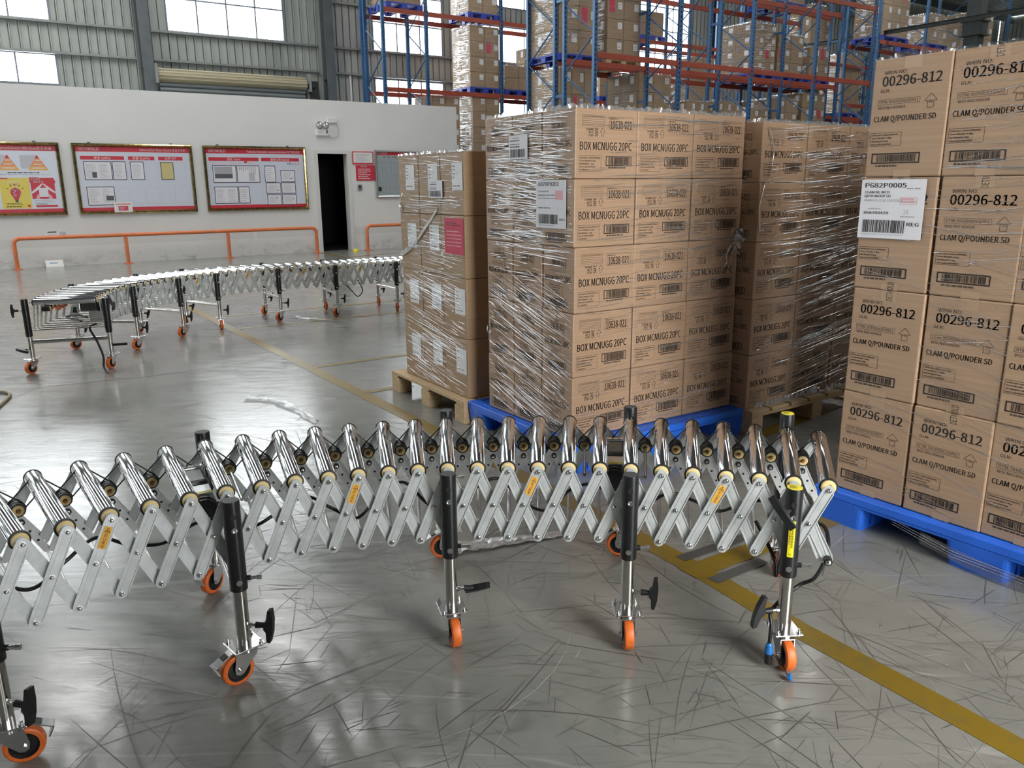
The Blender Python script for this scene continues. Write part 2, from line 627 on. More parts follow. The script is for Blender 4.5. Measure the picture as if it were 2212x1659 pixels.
    def prism(s, poly, T, depth, mat):
        """poly in local xy, extruded by depth along local z, placed by matrix T"""
        n = len(poly)
        vs = [(x, y, 0) for x, y in poly] + [(x, y, depth) for x, y in poly]
        fs = [tuple(range(n))[::-1], tuple(range(n, 2 * n))] + [(k, (k + 1) % n, n + (k + 1) % n, n + k) for k in range(n)]
        return s.add(vs, fs, mat, False, T)

    # ---- drawing on a plane
    def rect(s, P, x0, y0, x1, y1, mat, k=1.0):
        return s.quad(P.p(x0, y0, k), P.p(x1, y0, k), P.p(x1, y1, k), P.p(x0, y1, k), mat)

    def outline(s, P, x0, y0, x1, y1, t, mat, k=1.0):
        s.rect(P, x0, y0, x1, y0 + t, mat, k)
        s.rect(P, x0, y1 - t, x1, y1, mat, k)
        s.rect(P, x0, y0 + t, x0 + t, y1 - t, mat, k)
        return s.rect(P, x1 - t, y0 + t, x1, y1 - t, mat, k)

    def poly(s, P, pts, mat, k=1.0):
        return s.add([P.p(x, y, k) for x, y in pts], [tuple(range(len(pts)))], mat)

    def text(s, P, body, x0, y0, mat, h=None, w=None, bold=False, align='L', rot=0.0, k=1.0):
        vs, fs, a, b, c, d = text_geo(body, bold)
        sy = h / (d - c)
        sx = sy if w is None else w / (b - a)
        wd = (b - a) * sx
        off = {'L': 0.0, 'C': -wd / 2, 'R': -wd}[align]
        cr, sr = math.cos(rot), math.sin(rot)
        out = []
        for x, y in vs:
            lx, ly = (x - a) * sx + off, (y - c) * sy
            out.append(P.p(x0 + lx * cr - ly * sr, y0 + lx * sr + ly * cr, k))
        return s.add(out, fs, mat)

    def barcode(s, P, x0, y0, x1, y1, mat, seed=1, k=1.0):
        r = random.Random(seed)
        x = x0
        w = x1 - x0
        while x < x1:
            b = w * r.choice((0.006, 0.012, 0.018, 0.026))
            s.rect(P, x, y0, min(x1, x + b), y1, mat, k)
            x += b + w * r.choice((0.008, 0.012, 0.02))
        return s

    def fake_lines(s, P, x0, y0, x1, y1, n, mat, seed=1, fill=0.45, k=1.0):
        """rows of small print too fine to read"""
        r = random.Random(seed)
        dy = (y1 - y0) / n
        for i in range(n):
            x = x0
            y = y1 - (i + 0.8) * dy
            end = x0 + (x1 - x0) * r.uniform(0.55, 1.0)
            while x < end:
                w = (x1 - x0) * r.uniform(0.04, 0.13)
                s.rect(P, x, y, min(end, x + w), y + dy * fill, mat, k)
                x += w + (x1 - x0) * 0.022
        return s

    def mesh(s, name, origin=None):
        me = bpy.data.meshes.new(name)
        vs = s.v if origin is None else [v - Vector(origin) for v in s.v]
        me.from_pydata([tuple(v) for v in vs], [], s.f)
        for n in s.mats:
            me.materials.append(MATS[n])
        me.polygons.foreach_set('material_index', s.mi)
        me.polygons.foreach_set('use_smooth', s.sm)
        me.update()
        return me

    def build(s, name, parent=None, origin=None):
        me = s.mesh(name, origin)
        o = bpy.data.objects.new(name, me)
        COL.objects.link(o)
        if parent is not None:
            o.parent = parent
        elif origin is not None:
            o.location = origin
        return o


def tag(o, label=None, cat=None, group=None, kind=None):
    if label:
        o['label'] = label
    if cat:
        o['category'] = cat
    if group:
        o['group'] = group
    if kind:
        o['kind'] = kind
    return o


def empty(name, loc, rz=0.0, label=None, cat=None, group=None):
    o = bpy.data.objects.new(name, None)
    o.empty_display_size = 0.1
    COL.objects.link(o)
    o.location = loc
    o.rotation_euler = (0, 0, rz)
    return tag(o, label, cat, group)


def struct(mb, name, parent=None, origin=None):
    return tag(mb.build(name, parent, origin), kind='structure')


def inst(name, me, parent=None, loc=(0, 0, 0), rz=0.0):
    o = bpy.data.objects.new(name, me)
    COL.objects.link(o)
    if parent is not None:
        o.parent = parent
    o.location = loc
    o.rotation_euler = (0, 0, rz)
    return o


TG = Matrix.Rotation(GRID, 4, 'Z')       # grid frame (u, v, z) -> world

# ------------------------------------------------------------------ the building
U0, U1, V0, V1 = -17.0, 46.0, -3.6, 22.8       # outer shell in the grid frame
WALL_V = 17.65


def gbox(mb, u0, u1, v0, v1, z0, z1, mat, bev=0.0):
    return mb.box(u0, u1, v0, v1, z0, z1, mat, TG, bev)


mb = MB()
mb.quad(uv(U0, V0, 0), uv(U1, V0, 0), uv(U1, V1, 0), uv(U0, V1, 0), 'painted_concrete')
struct(mb, 'floor')


MARK_N = [0]


def marking(pts, w, name='floor_marking', mat='worn_yellow_paint', z=0.0012):
    mb = MB()
    MARK_N[0] += 1
    z += 0.00022 * MARK_N[0]
    L, R = [], []
    for i, p in enumerate(pts):
        t = (pts[min(i + 1, len(pts) - 1)] - pts[max(i - 1, 0)]).normalized()
        s = Vector((-t.y, t.x, 0)) * (w / 2)
        L.append(p + s + Z * z)
        R.append(p - s + Z * z)
    n = len(pts)
    mb.add(L + R, [(n + i, n + i + 1, i + 1, i) for i in range(n - 1)], mat)
    return struct(mb, name)


marking([G(*p) for p in [(380, 650), (430, 675), (660, 790), (850, 885), (1000, 962), (1220, 1077), (1440, 1194), (1560, 1262), (1725, 1360), (1960, 1487), (2240, 1640)]], 0.1)
for a, b in [((497, 712.5), (900, 671)), ((470, 684.5), (900, 645.5)), ((672, 794), (880, 766)), ((768, 851), (890, 832)), ((695, 546), (748, 556)), ((748, 556), (860, 546))]:
    marking([G(*a), G(*b)], 0.075)
marking([G(1485, 1240), G(1655, 1178), G(1745, 1142), G(1800, 1121)], 0.1)
marking([G(1640, 940), G(1860, 853)], 0.1)
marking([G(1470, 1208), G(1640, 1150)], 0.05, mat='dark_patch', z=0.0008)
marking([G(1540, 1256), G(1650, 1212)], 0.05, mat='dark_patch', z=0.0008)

r = random.Random(77)
mb, mw = MB(), MB()
for k in range(3600):                        # scuffs and scratches left by pallets and trolleys
    near = r.random()
    if near < 0.62:
        x, y = r.uniform(-1.2, 3.6), r.uniform(1.1, 4.6)
    else:
        x, y = r.uniform(-5.5, 4.0), r.uniform(1.1, 9.0)
    base = r.choice((0.35, 0.35, 0.9, 2.3, 2.75, 1.6))
    a = base + r.gauss(0, 0.35)
    L = min(0.8, 0.06 + r.expovariate(1 / 0.2))
    w = r.choice((0.0005, 0.0006, 0.0008, 0.0011, 0.0016))
    cv = r.gauss(0, 0.6)
    m = 7
    P0 = []
    px_, py_ = x, y
    for i in range(m + 1):
        P0.append((px_, py_, a))
        px_ += math.cos(a) * L / m
        py_ += math.sin(a) * L / m
        a += cv * L / m
    z = 0.0005 + 1e-7 * k
    vs = []
    for i, (q0, q1, aa) in enumerate(P0):
        ww = w * (0.15 + math.sin(math.pi * i / m))
        vs += [(q0 - math.sin(aa) * ww, q1 + math.cos(aa) * ww, z), (q0 + math.sin(aa) * ww, q1 - math.cos(aa) * ww, z)]
    tgt = mw if r.random() < 0.05 else mb
    tgt.add(vs, [(2 * i + 1, 2 * i + 3, 2 * i + 2, 2 * i) for i in range(m)], 'scuff_pale' if tgt is mw else r.choice(('scuff_dark', 'scuff_dark', 'scuff_mid')))
struct(mb, 'floor_scuffs')
struct(mw, 'floor_scratches')
mb = MB()                                     # control joints in the slab
for a, b in [((0, 873), (80, 838)), ((80, 838), (330, 812)), ((330, 812), (560, 780))]:
    pa, pb = G(*a), G(*b)
    t = (pb - pa).normalized()
    s = Vector((-t.y, t.x, 0)) * 0.005
    mb.quad(pa + s + Z * 0.0007, pa - s + Z * 0.0007, pb - s + Z * 0.0007, pb + s + Z * 0.0007, 'dark_patch')
struct(mb, 'floor_joint')

# ---- white partition wall with a doorway
DU0, DU1, DZ = 6.66, 7.42, 2.19
mb = MB()
gbox(mb, -14, DU0, WALL_V, WALL_V + 0.2, 0, 3.29, 'white_plaster')
gbox(mb, DU1, 10.28, WALL_V, WALL_V + 0.2, 0, 3.29, 'white_plaster')
gbox(mb, DU0, DU1, WALL_V, WALL_V + 0.2, DZ, 3.29, 'white_plaster')
struct(mb, 'wall_white')
mb = MB()
gbox(mb, DU0 - 0.04, DU0 + 0.035, WALL_V - 0.015, WALL_V + 0.215, 0, DZ + 0.04, 'white_frame')
gbox(mb, DU1 - 0.035, DU1 + 0.05, WALL_V - 0.015, WALL_V + 0.215, 0, DZ + 0.04, 'white_frame')
gbox(mb, DU0 + 0.035, DU1 - 0.035, WALL_V - 0.015, WALL_V + 0.215, DZ - 0.035, DZ + 0.04, 'white_frame')
struct(mb, 'door_1')
mb = MB()                                     # passage behind the doorway, its shade put into near-black surfaces
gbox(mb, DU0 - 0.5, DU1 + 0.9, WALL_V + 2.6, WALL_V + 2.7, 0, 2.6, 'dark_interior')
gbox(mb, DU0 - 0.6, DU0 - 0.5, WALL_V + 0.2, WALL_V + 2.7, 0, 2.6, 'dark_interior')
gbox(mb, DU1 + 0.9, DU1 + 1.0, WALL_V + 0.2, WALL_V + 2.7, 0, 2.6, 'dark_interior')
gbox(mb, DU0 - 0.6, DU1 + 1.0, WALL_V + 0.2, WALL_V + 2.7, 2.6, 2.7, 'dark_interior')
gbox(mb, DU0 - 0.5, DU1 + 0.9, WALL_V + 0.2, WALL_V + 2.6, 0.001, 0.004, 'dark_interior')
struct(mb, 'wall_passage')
mb = MB()                                     # repaired patch of plaster low on the wall
P = Plane(uv(0, WALL_V - 0.001, 0), U, Z)
c0 = PV(553, 545, WALL_V)[0]
mb.poly(P, [(c0 - 0.12, 0.02), (c0 + 0.2, 0.02), (c0 + 0.18, 0.1), (c0 + 0.06, 0.2), (c0 + 0.05, 0.55), (c0 + 0.0, 0.72), (c0 - 0.02, 0.5), (c0 + 0.0, 0.2), (c0 - 0.1, 0.08)], 'plastic_white')
struct(mb, 'wall_patch')

# ---- outer wall of ribbed steel sheet with window openings
WINDOWS = [(-8.6, -5.2, 3.86, 4.53), (-8.6, -5.2, 5.28, 8.4), (-1.0, 2.34, 3.86, 4.53), (-1.0, 2.32, 5.28, 8.4), (4.93, 7.93, 5.29, 8.4),
           (10.56, 12.84, 3.4, 4.50), (10.56, 12.84, 5.27, 8.4), (14.2, 17.6, 3.4, 4.18), (14.2, 17.6, 5.27, 6.32), (14.2, 17.6, 6.9, 8.4),
           (20.0, 23.4, 5.27, 8.4), (26.0, 29.4, 5.27, 7.0), (-16.6, -13.0, 5.28, 8.4), (-13.0, -9.8, 5.28, 8.4)]


def ribbed(mb, place, a0, a1, z0, z1, mat, pitch=0.205):
    """ribbed sheet: flat pans with a narrow raised rib; place(a, depth, z) -> world"""
    k0 = math.floor(a0 / pitch)
    xs = []
    k = k0
    while k * pitch < a1:
        for off, dep in ((0.0, 0.0), (0.004, -0.05), (0.018, -0.05), (0.022, 0.03), (0.045, 0.03), (0.055, 0.0)):
            x = k * pitch + off
            if a0 < x < a1:
                xs.append((x, dep))
        k += 1
    xs = [(a0, 0.0)] + xs + [(a1, 0.0)]
    n = len(xs)
    vs = [place(x, d, z0) for x, d in xs] + [place(x, d, z1) for x, d in xs]
    mb.add(vs, [(i, i + 1, n + i + 1, n + i) for i in range(n - 1)], mat)


def holed_wall(mb, place, a0, a1, z0, z1, holes, mat):
    cuts = sorted({a0, a1} | {h[0] for h in holes} | {h[1] for h in holes})
    for x0, x1 in zip(cuts, cuts[1:]):
        hs = sorted((h[2], h[3]) for h in holes if h[0] <= x0 + 1e-6 and h[1] >= x1 - 1e-6)
        z = z0
        for b, t in hs:
            if b > z:
                ribbed(mb, place, x0, x1, z, b, mat)
            z = t
        if z < z1:
            ribbed(mb, place, x0, x1, z, z1, mat)


mb = MB()
holed_wall(mb, lambda a, d, z: uv(a, V1 + 0.035 - d, z), U0, U1, 0, ROOF_Z, WINDOWS, 'metal_cladding')
struct(mb, 'wall_outer')
mb = MB()
ribbed(mb, lambda a, d, z: uv(U1 + 0.035 - d, a, z), V0, V1, 0, ROOF_Z, 'metal_cladding')
struct(mb, 'wall_right')
mb = MB()
LEFT_WIN = [(10.5, 15.5, 4.2, 7.6), (18.2, 22.0, 4.2, 7.6)]
holed_wall(mb, lambda a, d, z: uv(U0 - 0.035 + d, a, z), V0, V1, 0, ROOF_Z, LEFT_WIN, 'metal_cladding')
struct(mb, 'wall_left')
mb = MB()
DOCK = [(0.4, 3.2, 0.1, 4.6)]
holed_wall(mb, lambda a, d, z: uv(a, V0 - 0.035 + d, z), U0, U1, 0, ROOF_Z, DOCK, 'roof_sheet')
struct(mb, 'wall_back')
for k, (a, b, z0, z1) in enumerate(WINDOWS):
    root = tag(empty('window_%d' % (k + 1), uv((a + b) / 2, V1, z0)), kind='structure')
    O = root.location
    mb = MB()
    nx = max(2, round((b - a) / 0.78))
    nz = max(1, round((z1 - z0) / 0.78))
    for i in range(nx + 1):
        x = a + (b - a) * i / nx
        gbox(mb, x - 0.018, x + 0.018, V1 + 0.0, V1 + 0.05, z0, z1, 'mullion')
    for j in range(nz + 1):
        z = z0 + (z1 - z0) * j / nz
        gbox(mb, a, b, V1 + 0.002, V1 + 0.048, z - 0.018, z + 0.018, 'mullion')
    fr = mb.build('window_frame', root, O)
    tag(fr, kind='structure')
    mb = MB()
    mb.quad(uv(a, V1 + 0.025, z0), uv(b, V1 + 0.025, z0), uv(b, V1 + 0.025, z1), uv(a, V1 + 0.025, z1), 'window_glass')
    tag(mb.build('glazing', root, O), kind='structure')

mb = MB()  # unseen pier, added to keep the loading door light off the left side
gbox(mb, 0.45, 1.25, -1.05, -0.6, 0, ROOF_Z, 'roof_sheet')
struct(mb, 'wall_pier')

# girts, columns
n_tr = 0
for z, a, b in [(5.24, U0, 4.1), (5.24, 4.5, 8.85), (5.24, 9.25, U1), (4.56, U0, 4.1), (4.56, 4.5, 8.85), (4.56, 9.25, U1), (6.42, 9.25, U1), (8.45, U0, U1)]:
    n_tr += 1
    mb = MB()
    gbox(mb, a, b, V1 - 0.12, V1 - 0.005, z - 0.028, z + 0.028, 'girt_grey', 0.006)
    struct(mb, 'trim_%d' % n_tr)
for k, u in enumerate((-9.7, -4.8, -1.4, 4.3, 9.05, 18.6, 24.6, 30.6)):
    mb = MB()
    w = 0.13
    gbox(mb, u - w, u + w, V1 - 0.42, V1 - 0.4, 0, ROOF_Z, 'steel_column')
    gbox(mb, u - w, u + w, V1 - 0.15, V1 - 0.13, 0, ROOF_Z, 'steel_column')
    gbox(mb, u - 0.01, u + 0.01, V1 - 0.4, V1 - 0.15, 0, ROOF_Z, 'steel_column')
    gbox(mb, u - w, u + w, V1 - 0.4, V1 - 0.15, 4.35, 4.37, 'steel_column')
    struct(mb, 'column_%d' % (k + 1))

# ---- roof with skylight strips, purlins and rafters
mb = MB()
def roof_holes(a0, a1):
    return sorted((p, q) for u_, p, q in SKY if u_ - 0.55 <= a0 + 1e-6 and u_ + 0.55 >= a1 - 1e-6)


cuts = sorted([U0, U1] + [u_ + d_ for u_, p, q in SKY for d_ in (-0.55, 0.55)])
for a, b in zip(cuts, cuts[1:]):
    v = V0
    for p, q in roof_holes(a, b) + [(V1, V1)]:
        ribbed(mb, lambda x, d, y, p=p, v=v: uv(x, v + (p - v) * y, ROOF_Z - d), a, b, 0.0, 1.0, 'metal_cladding' if a > 18 else 'roof_sheet', 0.5 if a > 18 else 4.0)
        v = q
struct(mb, 'ceiling')
for k, (u_, p, q) in enumerate(SKY):
    mb = MB()
    gbox(mb, u_ - 0.55, u_ + 0.55, p, q, ROOF_Z + 0.03, ROOF_Z + 0.05, 'skylight_panel')
    struct(mb, 'window_roof_%d' % (k + 1))
for k in range(7):
    v = -3 + k * 4.2
    mb = MB()
    gbox(mb, U0, U1, v - 0.05, v + 0.05, ROOF_Z - 0.32, ROOF_Z - 0.04, 'steel_column')
    struct(mb, 'trim_purlin_%d' % (k + 1))

# ---- roller shutter box above the white wall
rs = empty('roller_shutter', uv(6.4, V1 - 0.3, 3.3), 0, 'rolled up cream and grey roller shutter high on the ribbed steel wall', 'shutter')
O = rs.location
mb = MB()
prof = []
for i in range(13):
    w = i / 12 * math.pi * 1.05 + math.pi * 0.42
    prof.append((V1 - 0.35 + math.cos(w) * 0.17, 4.18 + math.sin(w) * 0.17))
vs = [uv(4.5, a, b) for a, b in prof] + [uv(8.3, a, b) for a, b in prof]
n = len(prof)
mb.add(vs, [(i, i + 1, n + i + 1, n + i) for i in range(n - 1)], 'shutter_cream')
for j in range(4):
    gbox(mb, 4.5, 8.3, V1 - 0.55 + 0.012 * j, V1 - 0.535 + 0.012 * j, 4.08 + j * 0.07, 4.10 + j * 0.07, 'shutter_cream', 0.004)
mb.build('curtain_roll', rs, O)
mb = MB()
for j in range(7):
    z = 4.02 - j * 0.115
    mb.tube([uv(4.52, V1 - 0.32, z - 0.055), uv(8.28, V1 - 0.32, z - 0.055)], 0.056, 'shutter_grey', 12)
mb.build('slat_curtain', rs, O)
for u in (4.44, 8.36):
    mb = MB()
    gbox(mb, u - 0.03, u + 0.03, V1 - 0.6, V1 - 0.08, 3.96, 4.42, 'girt_grey')
    mb.build('end_bracket', rs, O)
mb = MB()
mb.cyl(uv(8.3, V1 - 0.5, 4.12), uv(8.5, V1 - 0.5, 4.12), 0.08, 'steel_dark')
gbox(mb, 8.4, 8.62, V1 - 0.5, V1 - 0.2, 3.7, 4.25, 'steel_dark')
mb.build('shutter_drive', rs, O)
for u in (4.4, 8.4):
    mb = MB()
    gbox(mb, u - 0.05, u + 0.05, V1 - 0.38, V1 - 0.1, 0.0, 3.98, 'girt_grey')
    mb.build('guide_rail', rs, O)
mb = MB()
mb.tube([uv(9.7, V1 - 0.2, 0.0), uv(9.7, V1 - 0.2, 4.5)], 0.03, 'plastic_white', 8)
tag(mb.build('drain_pipe', None, uv(9.7, V1 - 0.2, 0)), 'thin white vertical pipe on the ribbed wall right of the roller shutter', 'pipe')

# ---- orange guard rails
def guard_rail(us, u_end, label, closed_right):
    root = empty('guard_rail', uv(us[0], WALL_V - 0.32, 0), 0, label, 'railing', 'orange guard rails before the white wall')
    O = root.location
    v = WALL_V - 0.32
    h = 0.56
    R = 0.1
    pts = [uv(us[0], v, 0.0), uv(us[0], v, h - R)]
    pts += [uv(us[0] + R - R * math.cos(a), v, h - R + R * math.sin(a)) for a in [math.pi / 8 * i for i in range(1, 5)]]
    if closed_right:
        pts += [uv(u_end - R + R * math.sin(a), v, h - R + R * math.cos(a)) for a in [math.pi / 8 * i for i in range(0, 5)]]
        pts += [uv(u_end, v, 0.0)]
    else:
        pts += [uv(u_end, v, h)]
    mb = MB()
    mb.tube(pts, 0.036, 'rail_orange', 12)
    mb.build('handrail', root, O)
    for u in us[1:]:
        mb = MB()
        mb.cyl(uv(u, v, 0), uv(u, v, h - 0.02), 0.033, 'rail_orange', 12)
        mb.build('post', root, O)
    for u in us + ([u_end] if closed_right else []):
        mb = MB()
        gbox(mb, u - 0.075, u + 0.075, v - 0.07, v + 0.07, 0, 0.012, 'rail_orange')
        mb.build('base_plate', root, O)


guard_rail([PV(38, 577, WALL_V - 0.32)[0], PV(278, 565, WALL_V - 0.32)[0], PV(497, 554, WALL_V - 0.32)[0]], PV(686, 543, WALL_V - 0.32)[0],
           'long orange tube guard rail below the notice boards, left of the doorway', True)
guard_rail([PV(795, 538, WALL_V - 0.32)[0], 9.4], 11.0, 'orange tube guard rail right of the doorway, half hidden by cartons', False)

# ------------------------------------------------------------------ notice boards on the white wall
BW, BH, BF = 2.17, 1.32, 0.062


def board_base(u0, z0, label, cat='notice board', w=BW, h=BH, frame='gold_frame', panel='paper_blue', bf=BF, group='red headed notice boards on the white wall'):
    root = empty('notice_board', uv(u0, WALL_V, z0), 0, label, cat, group)
    O = root.location
    mb = MB()
    v = WALL_V
    prof = [(0.0, 0.0), (0.0, 0.045), (0.02, 0.058), (0.045, 0.05), (bf, 0.02), (bf, 0.0)]
    loops = []
    for inset, dep in prof:
        loops.append([uv(u0 + inset, v - dep, z0 + inset), uv(u0 + w - inset, v - dep, z0 + inset),
                      uv(u0 + w - inset, v - dep, z0 + h - inset), uv(u0 + inset, v - dep, z0 + h - inset)])
    vs = [p for l in loops for p in l]
    fs = []
    for i in range(len(prof) - 1):
        for k in range(4):
            fs.append((i * 4 + k, i * 4 + (k + 1) % 4, (i + 1) * 4 + (k + 1) % 4, (i + 1) * 4 + k))
    mb.add(vs, fs, frame)
    mb.build('board_frame', root, O)
    mb = MB()
    gbox(mb, u0 + bf * 0.8, u0 + w - bf * 0.8, v - 0.02, v - 0.002, z0 + bf * 0.8, z0 + h - bf * 0.8, panel)
    P = Plane(uv(u0 + bf, v - 0.0205, z0 + bf), U, Z, 0.0005)
    if frame == 'gold_frame':
        hk = MB()
        for f in (0.14, 0.82):
            gbox(hk, u0 + w * f - 0.025, u0 + w * f + 0.025, v - 0.03, v, z0 + h - 0.005, z0 + h + 0.025, 'steel_column')
        hk.build('hanger', root, O)
    return root, mb, P, w - 2 * bf, h - 2 * bf


def sheet(root, P, x0, y0, x1, y1, seed, cols=1, pic=None, border=True, body='paper', lines=12):
    """a printed sheet in a dark-edged holder"""
    mb = MB()
    t = 0.012
    if border:
        mb.outline(P, x0, y0, x1, y1, t, 'holder_navy', 5)
    mb.rect(P, x0 + t, y0 + t, x1 - t, y1 - t, body, 4)
    if lines:
        for c in range(cols):
            a = x0 + t + (x1 - x0 - 2 * t) * (c + 0.12) / cols
            b = x0 + t + (x1 - x0 - 2 * t) * (c + 0.9) / cols
            mb.fake_lines(P, a, y0 + 0.04, b, y1 - 0.04, lines, 'ink_grey', seed + c, 0.3, 6)
    if pic:
        mb.rect(P, *pic, 'photo_dark', 7)
    o = mb.build('document_sheet', root, root.location)
    return o


def head(mb, P, w, h, left, right, rh=0.5):
    mb.rect(P, 0, h * 0.925, w, h, 'poster_red', 1)
    mb.rect(P, 0, 0, w, h * 0.05, 'poster_red', 1)
    if left:
        mb.text(P, 'DETMOLD', w * 0.03, h * 0.943, 'paper_white', h=0.058, w=w * 0.165, bold=True, k=2)
        mb.text(P, 'GROUP', w * 0.205, h * 0.943, 'deep_red', h=0.052, w=w * 0.11, k=2)
    mb.text(P, right, w * 0.97, h * 0.943, 'paper_white', h=0.046, w=w * rh, bold=True, align='R', k=2)


# information share board
root, mb, P, w, h = board_base(1.86, 0.96, 'gold framed Information Share Board, second from left, with one yellow sheet')
head(mb, P, w, h, True, 'Information Share Board 信息共享栏', 0.42)
for x0, x1, t in ((0.03, 0.405, '安全 Safety'), (0.44, 0.675, '质量 Quality'), (0.71, 0.935, '业务 KPI')):
    mb.rect(P, w * x0, h * 0.80, w * x1, h * 0.858, 'poster_red', 1)
    mb.text(P, t, w * (x0 + x1) / 2, h * 0.812, 'paper_white', h=0.042, align='C', k=2)
for x0, x1 in ((0.285, 0.41), (0.44, 0.56), (0.565, 0.685), (0.71, 0.83), (0.835, 0.95)):
    for y0, y1 in ((0.10, 0.37), (0.48, 0.765)):
        mb.outline(P, w * x0, h * y0, w * x1, h * y1, 0.004, 'poster_grey', 1)
for x in (0.42, 0.695):
    mb.rect(P, w * x, h * 0.09, w * x + 0.003, h * 0.78, 'poster_grey', 1)
mb.build('panel', root, root.location)
sheet(root, P, w * 0.05, h * 0.485, w * 0.288, h * 0.775, 11, 2, (w * 0.115, h * 0.52, w * 0.155, h * 0.61))
sheet(root, P, w * 0.293, h * 0.485, w * 0.412, h * 0.775, 12)
sheet(root, P, w * 0.45, h * 0.485, w * 0.572, h * 0.775, 13)
sheet(root, P, w * 0.722, h * 0.485, w * 0.842, h * 0.77, 14, body='paper_yellow', lines=0)
sheet(root, P, w * 0.05, h * 0.085, w * 0.288, h * 0.38, 15, 2, (w * 0.21, h * 0.16, w * 0.275, h * 0.235))
# white card standing on the lower frame
mb = MB()
cu, cz = 1.86 + 0.60, 0.985
gbox(mb, cu, cu + 0.33, WALL_V - 0.075, WALL_V - 0.062, cz, cz + 0.2, 'plastic_white')
P2 = Plane(uv(cu, WALL_V - 0.0755, cz), U, Z, 0.0006)
mb.rect(P2, 0.03, 0.15, 0.30, 0.165, 'poster_red')
mb.rect(P2, 0.075, 0.03, 0.25, 0.12, 'red_sheet')
mb.fake_lines(P2, 0.09, 0.04, 0.235, 0.11, 4, 'paper_white', 3, 0.3, 2)
tag(mb.build('sign_card', None, uv(cu, WALL_V - 0.07, cz)), 'small white card with red print on the lower edge of the Information Share Board', 'sign')

# production board
root, mb, P, w, h = board_base(4.24, 0.96, 'gold framed Production Information Communication Board nearest the doorway')
head(mb, P, w, h, True, 'Production Information Communication Board 生产信息交流栏', 0.56)
mb.rect(P, w * 0.02, h * 0.80, w * 0.525, h * 0.86, 'poster_red', 1)
mb.rect(P, w * 0.55, h * 0.80, w * 0.955, h * 0.86, 'poster_red', 1)
mb.text(P, '团队 Team', w * 0.27, h * 0.812, 'paper_white', h=0.042, align='C', k=2)
mb.text(P, '最新公告 Notice', w * 0.75, h * 0.812, 'paper_white', h=0.042, align='C', k=2)
mb.text(P, '团队 Responsibility', w * 0.045, h * 0.745, 'rose_stamp', h=0.034, w=w * 0.15, k=2)
mb.text(P, '目标 Improvement', w * 0.225, h * 0.745, 'rose_stamp', h=0.034, w=w * 0.14, k=2)
mb.text(P, '奖励 Award', w * 0.41, h * 0.745, 'rose_stamp', h=0.034, w=w * 0.1, k=2)
mb.poly(P, [(w * 0.37, h * 0.765), (w * 0.40, h * 0.765), (w * 0.405, h * 0.80), (w * 0.375, h * 0.795)], 'poster_red', 2)
mb.poly(P, [(w * 0.415, h * 0.785), (w * 0.445, h * 0.785), (w * 0.43, h * 0.815)], 'poster_amber', 2)
mb.text(P, '公告', w * 0.82, h * 0.745, 'ink', h=0.04, bold=True, k=2)
for k in range(3):
    mb.fake_lines(P, w * (0.88 + 0.03 * k), h * 0.735, w * (0.9 + 0.03 * k), h * 0.78, 3, 'poster_red', k, 0.4, 2)
mb.rect(P, w * 0.545, h * 0.08, w * 0.547, h * 0.79, 'poster_grey', 1)
mb.build('panel', root, root.location)
o = sheet(root, P, w * 0.05, h * 0.43, w * 0.285, h * 0.725, 21, 1, None, True, 'paper', 0)
mb = MB()
mb.rect(P, w * 0.068, h * 0.575, w * 0.245, h * 0.70, 'ink_grey', 6)
mb.rect(P, w * 0.068, h * 0.505, w * 0.245, h * 0.58, 'photo_dark', 7)
mb.build('photograph', o, root.location)
o.children[0].location = (0, 0, 0)
o = sheet(root, P, w * 0.29, h * 0.43, w * 0.525, h * 0.725, 22, 1, None, True, 'paper', 0)
mb = MB()
rr = random.Random(4)
for k in range(9):
    x = w * (0.315 + 0.02 * k)
    mb.rect(P, x, h * (0.69 - rr.uniform(0.03, 0.13)), x + w * 0.008, h * 0.70, 'ink_grey', 6)
mb.rect(P, w * 0.41, h * 0.46, w * 0.47, h * 0.60, 'poster_grey', 6)
mb.build('chart', o, root.location)
sheet(root, P, w * 0.05, h * 0.075, w * 0.287, h * 0.365, 23, 2, None, True, 'paper', 11)
sheet(root, P, w * 0.292, h * 0.075, w * 0.405, h * 0.365, 24, 1, None, True, 'paper', 6)
sheet(root, P, w * 0.575, h * 0.435, w * 0.692, h * 0.725, 25, 1, None, True, 'paper', 7)
sheet(root, P, w * 0.745, h * 0.44, w * 0.90, h * 0.645, 26, 1, (w * 0.845, h * 0.495, w * 0.87, h * 0.505))
sheet(root, P, w * 0.58, h * 0.235, w * 0.738, h * 0.43, 27, 1, (w * 0.69, h * 0.29, w * 0.715, h * 0.30))
sheet(root, P, w * 0.745, h * 0.235, w * 0.90, h * 0.43, 28)
sheet(root, P, w * 0.585, h * 0.035, w * 0.738, h * 0.225, 29, 1, (w * 0.685, h * 0.14, w * 0.695, h * 0.165))
sheet(root, P, w * 0.745, h * 0.035, w * 0.90, h * 0.225, 30, 1, (w * 0.86, h * 0.13, w * 0.867, h * 0.15))

